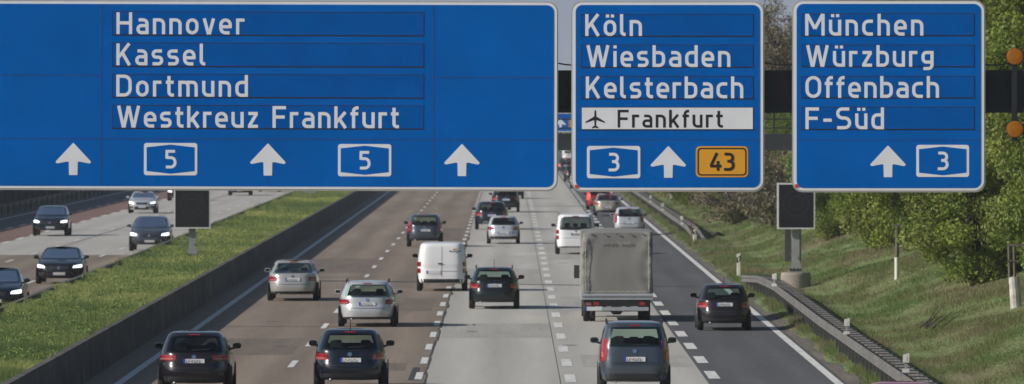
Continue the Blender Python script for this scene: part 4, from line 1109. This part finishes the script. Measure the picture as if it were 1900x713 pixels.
    def platef(cx, cz, view):
        p = patch('licence_plate', M['plate'], [(cx - .26, cz - .055), (cx + .26, cz - .055), (cx + .26, cz + .055), (cx - .26, cz + .055)], view, off=.022, rnd=.02, nu=4, nv=2)
        e = (-1 if view == 'rear' else 1)
        patch('country_band', M['eu'], [(cx + e * .26 - (0 if e < 0 else .045), cz - .055), (cx + e * .26 + (.045 if e < 0 else 0), cz - .055), (cx + e * .26 + (.045 if e < 0 else 0), cz + .055), (cx + e * .26 - (0 if e < 0 else .045), cz + .055)], view, off=.026, rnd=0, nu=1, nv=1, parent=p)
        yy = (p.data.vertices[0].co.y) + e * .004
        cm = MB(); xx = cx - .19 if e < 0 else cx - .24
        for i in range(7):
            wd = .034 if i != 2 else .015
            if i == 2: cm.box(xx, xx + .02, min(yy, yy + e * .004), max(yy, yy + e * .004), cz - .012, cz + .012)
            else:
                cm.box(xx, xx + .010, min(yy, yy + e * .004), max(yy, yy + e * .004), cz - .036, cz + .036)
                cm.box(xx + .012, xx + wd, min(yy, yy + e * .004), max(yy, yy + e * .004), cz + (.02 if i % 2 else -.036), cz + (.036 if i % 2 else -.022))
            xx += wd + .022
        cm.build('characters', M['sign_black'], p)
    platef(plate[0], plate[1] * Hh, 'rear'); platef(0, .29 * Hh, 'front')
    # emblem, tailgate seam
    if badge:
        cz = (.585 if style != 'sedan' else .60) * Hh
        patch('emblem', M['chrome'], [(-.055, cz - .055), (.055, cz - .055), (.055, cz + .055), (-.055, cz + .055)], off=.014, rnd=1.0, nu=4, nv=4)
        patch('emblem', M['chrome'], [(-.06, .45 * Hh - .06), (.06, .45 * Hh - .06), (.06, .45 * Hh + .06), (-.06, .45 * Hh + .06)], 'front', off=.018, rnd=1.0, nu=4, nv=4)
    sz = .405 * Hh if tail != 'low' else .40 * Hh
    patch('tailgate_gap', M['plastic'], q4(-.78, .78, sz, sz + .014), off=.005, rnd=0, nu=12, nv=1, depth=.01)
    if third: patch('brake_light', tm, [(-.14, .935 * Hh), (.14, .935 * Hh), (.14, .935 * Hh + .025), (-.14, .935 * Hh + .025)], off=.010, rnd=.1, nu=4, nv=1)
    # wiper, exhaust
    if not panel: patch('wiper', M['plastic'], [(-.05, rg0 + .03), (.38, rg0 + .055), (.38, rg0 + .07), (-.05, rg0 + .05)], off=.022, rnd=0, nu=6, nv=1)
    yr = -L / 2 + .10
    MB().tube([(-.48 * W / 2 * 1.1, yr + .3, zs[0] + .01), (-.48 * W / 2 * 1.1, yr - .02, zs[0] + .01)], .035, 10).build('exhaust_pipe', M['rim'], o, smooth=True)
    # wheels
    wr = wheel_r or (.33 if style not in ('suv', 'van') else .36)
    ww = .21
    for yy in (-L / 2 + AX[0], L / 2 - AX[1]):
        for sg in (-1, 1):
            xo = sg * (W / 2 + .012); prof = [(0, .0), (wr * .62, .0), (wr * .72, .006), (wr * .93, .0), (wr, .03), (wr, ww - .03), (wr * .93, ww), (0, ww)]
            nn_ = 28; Vt = []
            for (r_, dx) in prof:
                for i in range(nn_):
                    a = 2 * math.pi * i / nn_; Vt.append((xo - sg * dx, yy + r_ * math.cos(a), wr + r_ * math.sin(a)))
            Ft = [(j * nn_ + i, j * nn_ + (i + 1) % nn_, (j + 1) * nn_ + (i + 1) % nn_, (j + 1) * nn_ + i) for j in range(1, len(prof) - 2) for i in range(nn_)]
            wh = mesh_obj('wheel', Vt, Ft + [tuple(range((len(prof) - 2) * nn_, (len(prof) - 1) * nn_))], M['tyre'], o, smooth=True)
            rb = MB()
            for k_ in range(5):
                a = 2 * math.pi * k_ / 5; u = Vector((0, math.cos(a), math.sin(a))); t_ = Vector((0, -math.sin(a), math.cos(a)))
                c0 = Vector((xo - sg * .012, yy, wr))
                P = [c0 + u * .05 - t_ * .035, c0 + u * wr * .6 - t_ * .05, c0 + u * wr * .6 + t_ * .05, c0 + u * .05 + t_ * .035]
                rb.add([p for p in P] + [p - Vector((sg * .03, 0, 0)) for p in P], [(0, 1, 2, 3), (0, 1, 5, 4), (1, 2, 6, 5), (2, 3, 7, 6), (3, 0, 4, 7)])
            rv = []
            for (r_, dx) in ((wr * .56, .01), (wr * .64, .004), (wr * .64, .05), (wr * .56, .05)):
                for i in range(nn_): a = 2 * math.pi * i / nn_; rv.append((xo - sg * dx, yy + r_ * math.cos(a), wr + r_ * math.sin(a)))
            rb.add(rv, [(j * nn_ + i, j * nn_ + (i + 1) % nn_, (j + 1) * nn_ + (i + 1) % nn_, (j + 1) * nn_ + i) for j in range(3) for i in range(nn_)])
            rb.build('rim', M['rim'], wh)
            # wheel arch shadow gap
            av = []
            for (r_, dx) in ((wr + .055, -.004), (wr + .002, -.004)):
                for i in range(nn_ + 1): a = math.pi * i / nn_; av.append((sg * (W / 2 + .004), yy + r_ * math.cos(a), max(zs[0], wr + r_ * math.sin(a))))
            mesh_obj('wheel_arch_shadow_gap', av, [(i, i + 1, nn_ + 2 + i, nn_ + 1 + i) for i in range(nn_)], M['plastic'], o)
    # cabin
    cab = MB(); zb = .63 * Hh
    cab.box(-fw(zb) * .88, fw(zb) * .88, -L / 2 + .45 + fr(rg0), L / 2 - 1.5, zs[0] + .03, zb - (.10 if not panel else .10))
    inter = cab.build('cabin', M['interior'], o)
    if seats:
        for (yy, xs_) in ((L / 2 - 2.35, (-.36, .36)), (-L / 2 + 1.15 + fr(rg0), (-.42, .0, .42) if Hh > 1.55 else (-.40, .40))):
            for x_ in xs_:
                sb = MB(); zz = zb - .12
                P = rrect(x_ - .20, x_ + .20, zz, zz + .18, .06, 3); prism(P, yy, yy + .10, sb)
                P = rrect(x_ - .12, x_ + .12, zz + .20, zz + .36, .05, 3); prism(P, yy + .01, yy + .09, sb)
                sb.box(x_ - .05, x_ + .05, yy + .03, yy + .06, zz + .17, zz + .21)
                sb.build('seat', M['interior'], o)
    if rails:
        for sg in (-1, 1):
            z0 = Hh * .965; x_ = sg * fw(Hh * .955)
            MB().tube([(x_, -L / 2 + .75, z0), (x_, -L / 2 + .95, z0 + .085), (x_, L / 2 - 2.5, z0 + .085), (x_, L / 2 - 2.3, z0)], .022, 6).build('roof_rail', M['plastic' if rails == 'dark' else 'rim'], o)
    if ant:
        yq = -L / 2 + .95
        MB().tube([(0, yq, Hh - .03), (0, yq - .12, Hh + .28)], [.012, .006], 5).build('antenna', M['plastic'], o)
    return o, patch, fw
def place(px, py):
    x, y = at(px, py); return (x, y)
def car(px, py, name, label, cat, style, paint, W, L, Hh, **kw):
    """px,py = middle of the rear (front for oncoming) axle line bottom in the photo"""
    x, y = at(px, py)
    on = kw.get('oncoming', False)
    off = L / 2 - (AX[0] if not on else AX[1])
    return make_vehicle(name, label, cat, style, paint, W, L, Hh, (x, y + off, .008), rz=math.pi if on else 0, **kw)
# same direction
car(362, 728, 'parked_car' if 0 else 'hatchback_car', 'very dark hatchback with a pale reflecting roof beside the shaded median wall', 'car', 'hatch', 'maroon', 1.80, 4.3, 1.50, tail='wide', tint='glass_dark', plate=(0, .52))
car(650, 722, 'hatchback_car', 'black hatchback with a white licence plate and aerial, following the bright silver estate car', 'car', 'hatch', 'blueblack', 1.80, 4.25, 1.50, tail='mid', ant=True, plate=(.02, .49))
car(544, 558, 'sedan_car', 'silver saloon nearest the median wall', 'car', 'sedan', 'silver_warm', 1.84, 4.6, 1.46, tail='mid', plastic=.24, plate=(0, .53))
car(682, 606, 'estate_car', 'bright silver estate car with dark roof rails right before the black hatchback', 'car', 'wagon', 'silver', 1.86, 4.8, 1.46, tail='mid', rails='dark', plastic=.22, plate=(0, .50))
vo, vp, vf = car(820, 540, 'panel_van', 'white windowless panel van with stacked square red lamps', 'van', 'van', 'white', 1.90, 4.6, 1.86, tail='vansq', panel=True, badge=False, plate=(-.32, .39), third=False, plastic=.25)
# van: door split, handle, lettering blob
vp('door_gap', M['grey_mark'], [(-.006, .30 * 1.86), (.006, .30 * 1.86), (.006, .92 * 1.86), (-.006, .92 * 1.86)], off=.007, rnd=0, nu=1, nv=10, depth=.01)
vp('door_handle', M['plastic'], [(-.16, .555 * 1.86), (.03, .555 * 1.86), (.03, .575 * 1.86), (-.16, .575 * 1.86)], off=.03, rnd=.4)
vp('plate_recess', M['p_white'], [(-.62, .335 * 1.86), (-.02, .335 * 1.86), (-.02, .445 * 1.86), (-.62, .445 * 1.86)], off=.010, rnd=.2)
for (a, b, zz, zh) in ((.28, .38, 1.50, .05), (.40, .44, 1.47, .05), (.46, .50, 1.50, .06), (.52, .60, 1.47, .05), (.62, .72, 1.50, .05)):
    vp('logo', M['grey_mark'], [(a, zz), (b, zz), (b, zz + zh), (a, zz + zh)], off=.009, rnd=.6, nu=4, nv=3)
vp('logo', M['orange_mark'], [(.40, 1.575), (.60, 1.575), (.56, 1.62), (.45, 1.62)], off=.009, rnd=.4, nu=4, nv=3)
car(917, 573, 'estate_car', 'dark green estate car with roof rails and a thin upright aerial', 'car', 'wagon', 'green', 1.74, 4.5, 1.45, tail='mid', rails='dark', ant=True, plate=(0, .56), plastic=.20)
car(788, 458, 'compact_suv', 'grey blue compact off-roader with a silver skid strip, ahead of the white panel van', 'car', 'suv', 'greyblue', 1.78, 4.3, 1.64, tail='high', plate=(.03, .50))
car(934, 452.5, 'small_hatchback', 'small silver hatchback behind the two dark off-roaders', 'car', 'hatch', 'silver', 1.68, 4.0, 1.44, tail='mid', plate=(0, .38), tint='glass_dark')
car(912, 426, 'large_suv', 'dark grey off-roader with a fresh left lamp glint, just ahead of the small silver hatchback', 'car', 'suv', 'night', 1.88, 4.7, 1.60, tail='mid', tint='glass_dark')
car(938, 394, 'large_suv', 'dark blue off-roader with silver plate, second dark one from the silver hatchback', 'car', 'suv', 'blueblack', 1.86, 4.6, 1.66, tail='mid', tint='glass_dark')
car(950, 369, 'sedan_car', 'dark car mostly hidden by the dark blue off-roader ahead', 'car', 'sedan', 'black', 1.80, 4.6, 1.45)
mv, mp, mf = car(1068, 472, 'passenger_van', 'white passenger van with rear window and roof rails, beside the tarpaulin truck', 'van', 'van', 'white', 1.90, 4.9, 1.93, tail='vansq', rg=(.60, .93), plate=(.03, .50), tint='glass_dark', rails='light', plastic=.20)
gv, gp, gf = car(1177, 727, 'minivan_car', 'grey blue high-roofed family car with roof rails at the bottom edge behind the truck', 'car', 'mpv', 'greyblue', 1.76, 4.3, 1.74, tail='high', rails='dark', plate=(0, .47), tint='glass')
car(1167, 436, 'small_minivan', 'small silver family car with tall red lamps beside the solid edge line', 'car', 'mpv', 'silver', 1.66, 4.0, 1.53, tail='high', tint='glass_dark', plate=(0, .42))
car(1127, 401, 'sedan_car', 'beige saloon on the asphalt lane behind the red car', 'car', 'sedan', 'beige', 1.74, 4.5, 1.44, tail='mid', tint='glass_dark', plate=(0, .38))
car(1112, 389, 'red_car', 'red car with lit brake lamps partly hidden by the beige saloon', 'car', 'mpv', 'red', 1.76, 4.3, 1.50, tail='high', lit=True, tint='glass_dark')
car(1343, 613, 'black_hatchback', 'near black hatchback with a glinting left corner alone by the solid edge line', 'car', 'hatch', 'plum', 1.68, 4.1, 1.46, tail='mid', plate=(0, .56), ant=True)
car(1055, 299, 'far_car', 'white car, farthest of the cars in the gap between signs', 'car', 'wagon', 'white', 1.78, 4.4, 1.5, tail='mid')
car(1049, 321, 'far_car', 'dark car with red lamps in the middle of the gap between signs', 'car', 'wagon', 'night', 1.80, 4.5, 1.5, tail='mid', lit=True)
car(1064, 337, 'far_car', 'dark car half hidden by the second sign in the gap', 'car', 'hatch', 'black', 1.76, 4.2, 1.5, tail='mid')
car(1077, 350, 'far_car', 'white car of which a sliver shows past the second sign edge', 'car', 'hatch', 'white', 1.76, 4.2, 1.5)
make_vehicle('red_car', 'red car roof just reaching into the bottom edge beside the near guardrail', 'car', 'hatch', 'red', 1.75, 4.2, 1.47, (7.98, 155.25, .008), tail='mid')
# oncoming
car(94, 438, 'oncoming_suv', 'dark oncoming off-roader with bright headlamps beside the red brown strip', 'car', 'suv', 'night', 1.90, 4.6, 1.62, oncoming=True)
car(264, 396, 'oncoming_sedan', 'silver oncoming saloon near the red brown strip', 'car', 'sedan', 'silver', 1.82, 4.5, 1.44, oncoming=True)
car(333, 373, 'oncoming_car', 'dark oncoming car mostly hidden behind the median display board', 'car', 'hatch', 'black', 1.78, 4.3, 1.48, oncoming=True)
car(278, 466, 'oncoming_suv', 'grey blue oncoming off-roader with white front corner next to the median display', 'car', 'suv', 'greyblue', 1.98, 4.8, 1.68, oncoming=True)
car(111, 527, 'oncoming_sedan', 'black oncoming saloon on the brown paving beside the median grass', 'car', 'sedan', 'black', 1.86, 4.7, 1.44, oncoming=True)
car(-8, 582, 'oncoming_sedan', 'black oncoming saloon cut by the photo edge beside the median grass', 'car', 'sedan', 'blueblack', 1.86, 4.7, 1.52, oncoming=True)
car(445, 363, 'oncoming_car', 'far dark oncoming car whose wheels show under the widest sign', 'car', 'sedan', 'night', 1.80, 4.5, 1.45, oncoming=True)
car(500, 356, 'oncoming_car', 'farthest oncoming car, barely showing under the widest sign', 'car', 'hatch', 'black', 1.78, 4.3, 1.45, oncoming=True)

# tarpaulin truck
kx = 401 / H; TX, TY = at(1145, 598)
tr = empty('tarpaulin_truck', (TX, TY, 0), 'small truck with a grey tarpaulin body and silver tailboard', 'truck', 'vehicles on the motorway')
tw = 1.15; zT0 = (598 - 545) / kx; zT1 = (598 - 431) / kx; Lb = 5.6
def wr(u, v):  # cloth relief
    e = min(u, 1 - u); 
    return .018 * math.sin(u * 23 + 3 * math.sin(v * 4)) * math.exp(-e * 9) + .012 * math.sin(v * 31 + u * 5) * math.exp(-e * 14) + .010 * math.sin(u * 4.2 + v * 3.1) + .006 * math.sin(v * 9 - u * 3)
nu, nv = 48, 48
V = []; Fc = []
def addgrid(f, nu, nv):
    b = len(V)
    for j in range(nv + 1):
        for i in range(nu + 1): V.append(f(i / nu, j / nv))
    for j in range(nv):
        for i in range(nu): Fc.append((b + j * (nu + 1) + i, b + j * (nu + 1) + i + 1, b + (j + 1) * (nu + 1) + i + 1, b + (j + 1) * (nu + 1) + i))
arch = lambda u: .05 * (1 - (2 * u - 1) ** 2)
rc = .045
def back(u, v):
    x = -tw + 2 * tw * u; e = min(u, 1 - u) * 2 * tw
    y = -wr(u, v) * 1.6 + (rc - math.sqrt(max(0, rc * rc - (rc - min(e, rc)) ** 2)))
    et = (1 - v) * (zT1 - zT0)
    y += (rc - math.sqrt(max(0, rc * rc - (rc - min(et, rc)) ** 2)))
    return (x + .01 * math.sin(v * 37), y, zT0 + (zT1 + arch(u) - zT0) * v)
addgrid(back, nu, nv)
for sg in (-1, 1):
    addgrid(lambda u, v, sg=sg: (sg * (tw + .02 * math.sin(u * 60) * math.exp(-v * 2) + .01 * math.sin(u * 25 + v * 9)) + .01 * math.sin(v * 37) * (1 - u), rc + u * Lb, zT0 + (zT1 - zT0) * v), 60, 14)
addgrid(lambda u, v: (-tw + 2 * tw * u, rc + v * Lb, zT1 + arch(u) + .015 * math.sin(v * 30)), 16, 30)
addgrid(lambda u, v: (-tw + 2 * tw * u, rc + Lb, zT0 + (zT1 + arch(u) - zT0) * v), 4, 4)
cover = mesh_obj('tarpaulin', V, Fc, M['tarp'], tr, smooth=True)
# faded writing
M['faded'] = mat('faded_print', (.33, .315, .29), .8, var=.4, scale=9)
M['cord'] = mat('cord', (.40, .38, .34), .8)
fm = MB(); x0 = -.55
for i in range(9):
    if i == 4: x0 += .10; continue
    zc = zT0 + (zT1 - zT0) * .80
    for (a, b, c, d) in ((0, .02, 0, .11), (.055, .075, 0, .10), (.0, .075, .045 + .03 * (i % 2), .06 + .03 * (i % 2))):
        fm.box(x0 + a, x0 + b, -.034, -.031, zc + c, zc + d)
    x0 += .115
fm.build('faded_print', M['faded'], cover)
em = MB()
for i in range(5): em.box(-.85 + i * .42, -.81 + i * .42, -.050, -.02, zT1 - .09, zT1 - .05)
em.build('eyelet', M['steel_dark'], cover)
cmb = MB()
for sg in (-1, 1):
    pts = [(sg * (tw - .10 - .03 * (i % 2)), -.062, zT0 + .1 + i * (zT1 - zT0 - .25) / 22) for i in range(23)]
    cmb.tube(pts, .010, 4)
pts = [(-tw + .1 + i * (2 * tw - .2) / 22, -.062, zT0 + .05 + .03 * (i % 2)) for i in range(23)]; cmb.tube(pts, .010, 4)
cmb.build('lacing_cord', M['cord'], cover)
MB().box(-tw - .02, tw + .02, -.05, .02, zT0 - .20, zT0 + .0).build('tailboard', M['alu'], tr)
MB().tube([(-tw, -.06, zT0 - .06), (tw, -.06, zT0 - .06)], .035, 10).build('tailboard_rib', M['alu'], tr)
for sg in (-1, 1): MB().box(sg * (tw + .005) - .02, sg * (tw + .005) + .02, .03, Lb, zT0 - .22, zT0 + .02).build('side_board', M['alu'], tr)
zl0 = zT0 - .40
MB().box(-tw + .05, tw - .05, .15, Lb, zT0 - .30, zT0 - .21).build('bed', M['steel_dark'], tr)
MB().box(-.45, -.33, .25, Lb + 1.5, zT0 - .50, zT0 - .305).box(.33, .45, .25, Lb + 1.5, zT0 - .50, zT0 - .305).build('chassis', M['steel_dark'], tr)
MB().box(-.5, tw - .12, .02, .12, zl0 - .16, zl0 - .04).build('bumper', M['alu'], tr)
pl = MB().box(-tw + .10, -tw + .66, .03, .06, zl0 - .16, zl0 - .03).build('licence_plate', M['plate'], tr)
MB().box(-tw + .10, -tw + .15, .024, .0295, zl0 - .16, zl0 - .03).build('country_band', M['eu'], pl)
for sg in (-1, 1):
    MB().box(sg * (tw - .40) - .02, sg * (tw - .40) + .16 * 1, .0, .08, zl0 + .02, zl0 + .14).build('taillight', M['tail_lit'] if 0 else M['tail'], tr)
    MB().box(sg * (tw - .22) - .08, sg * (tw - .22) + .08, .03, .08, zl0 + .02, zl0 + .12).build('lamp_panel', M['tail_clear'] if sg < 0 else M['plastic'], tr)
MB().box(-tw + .1, tw - .1, .09, .14, zl0 - .02, zl0 + .17).build('lamp_bar', M['steel_dark'], tr)
for sg in (-1, 1):
    for (yy, wd_) in ((1.15, .40), (6.6, .24)):
        V = []; r_ = .38; nn_ = 28; xo = sg * (tw - .05)
        for (rr_, dx) in ((0.02, 0), (r_ * .93, 0), (r_, .03), (r_, wd_ / 2 - .02), (r_ * .9, wd_ / 2), (r_, wd_ / 2 + .02), (r_, wd_ - .03), (r_ * .93, wd_), (.02, wd_)):
            for i in range(nn_): a = 2 * math.pi * i / nn_; V.append((xo - sg * dx, yy + rr_ * math.cos(a), r_ + rr_ * math.sin(a)))
        Fc = [(j * nn_ + i, j * nn_ + (i + 1) % nn_, (j + 1) * nn_ + (i + 1) % nn_, (j + 1) * nn_ + i) for j in range(8) for i in range(nn_)]
        mesh_obj('wheel', V, Fc, M['tyre'], tr, smooth=True)
MB().tube([(-.8, 1.15, .38), (-.2, 1.15, .38), (-.12, 1.15, .38), (.12, 1.15, .38), (.2, 1.15, .38), (.8, 1.15, .38)], [.06, .07, .17, .17, .07, .06], 10).build('axle', M['steel_dark'], tr)
# cab
cv = [(-1.0, 6.0, .4), (1.0, 6.0, .4), (1.0, 7.6, .4), (-1.0, 7.6, .4), (-1.0, 6.0, 2.15), (1.0, 6.0, 2.15), (1.0, 6.6, 2.2), (-1.0, 6.6, 2.2), (1.0, 7.35, 1.35), (-1.0, 7.35, 1.35), (1.0, 7.6, 1.1), (-1.0, 7.6, 1.1)]
cf = [(0, 3, 2, 1), (0, 1, 5, 4), (4, 5, 6, 7), (7, 6, 8, 9), (9, 8, 10, 11), (11, 10, 2, 3), (1, 2, 10, 8, 6, 5), (0, 4, 7, 9, 11, 3)]
mesh_obj('cab', cv, cf, M['p_white'], tr)
mesh_obj('windscreen', [(-.9, 7.31, 1.41), (.9, 7.31, 1.41), (.9, 6.66, 2.155), (-.9, 6.66, 2.155)], [(0, 1, 2, 3)], M['plastic'], tr)
for sg in (-1, 1):
    MB().box(sg * 1.26 - .09 - (.14 if sg > 0 else 0), sg * 1.26 + .09 - (.14 if sg > 0 else 0), 6.9, 6.98, 1.28, 1.72).tube([(sg * 1.0, 6.95, 1.5), (sg * 1.2, 6.95, 1.5)], .02, 6).build('mirror', M['plastic'], tr)

# the air
hb = MB().box(-450, 500, -60, 2300, -1.1, 24)
tag(hb.build('haze', _haze), 'thin pale haze lying over the road', 'haze', kind='stuff')
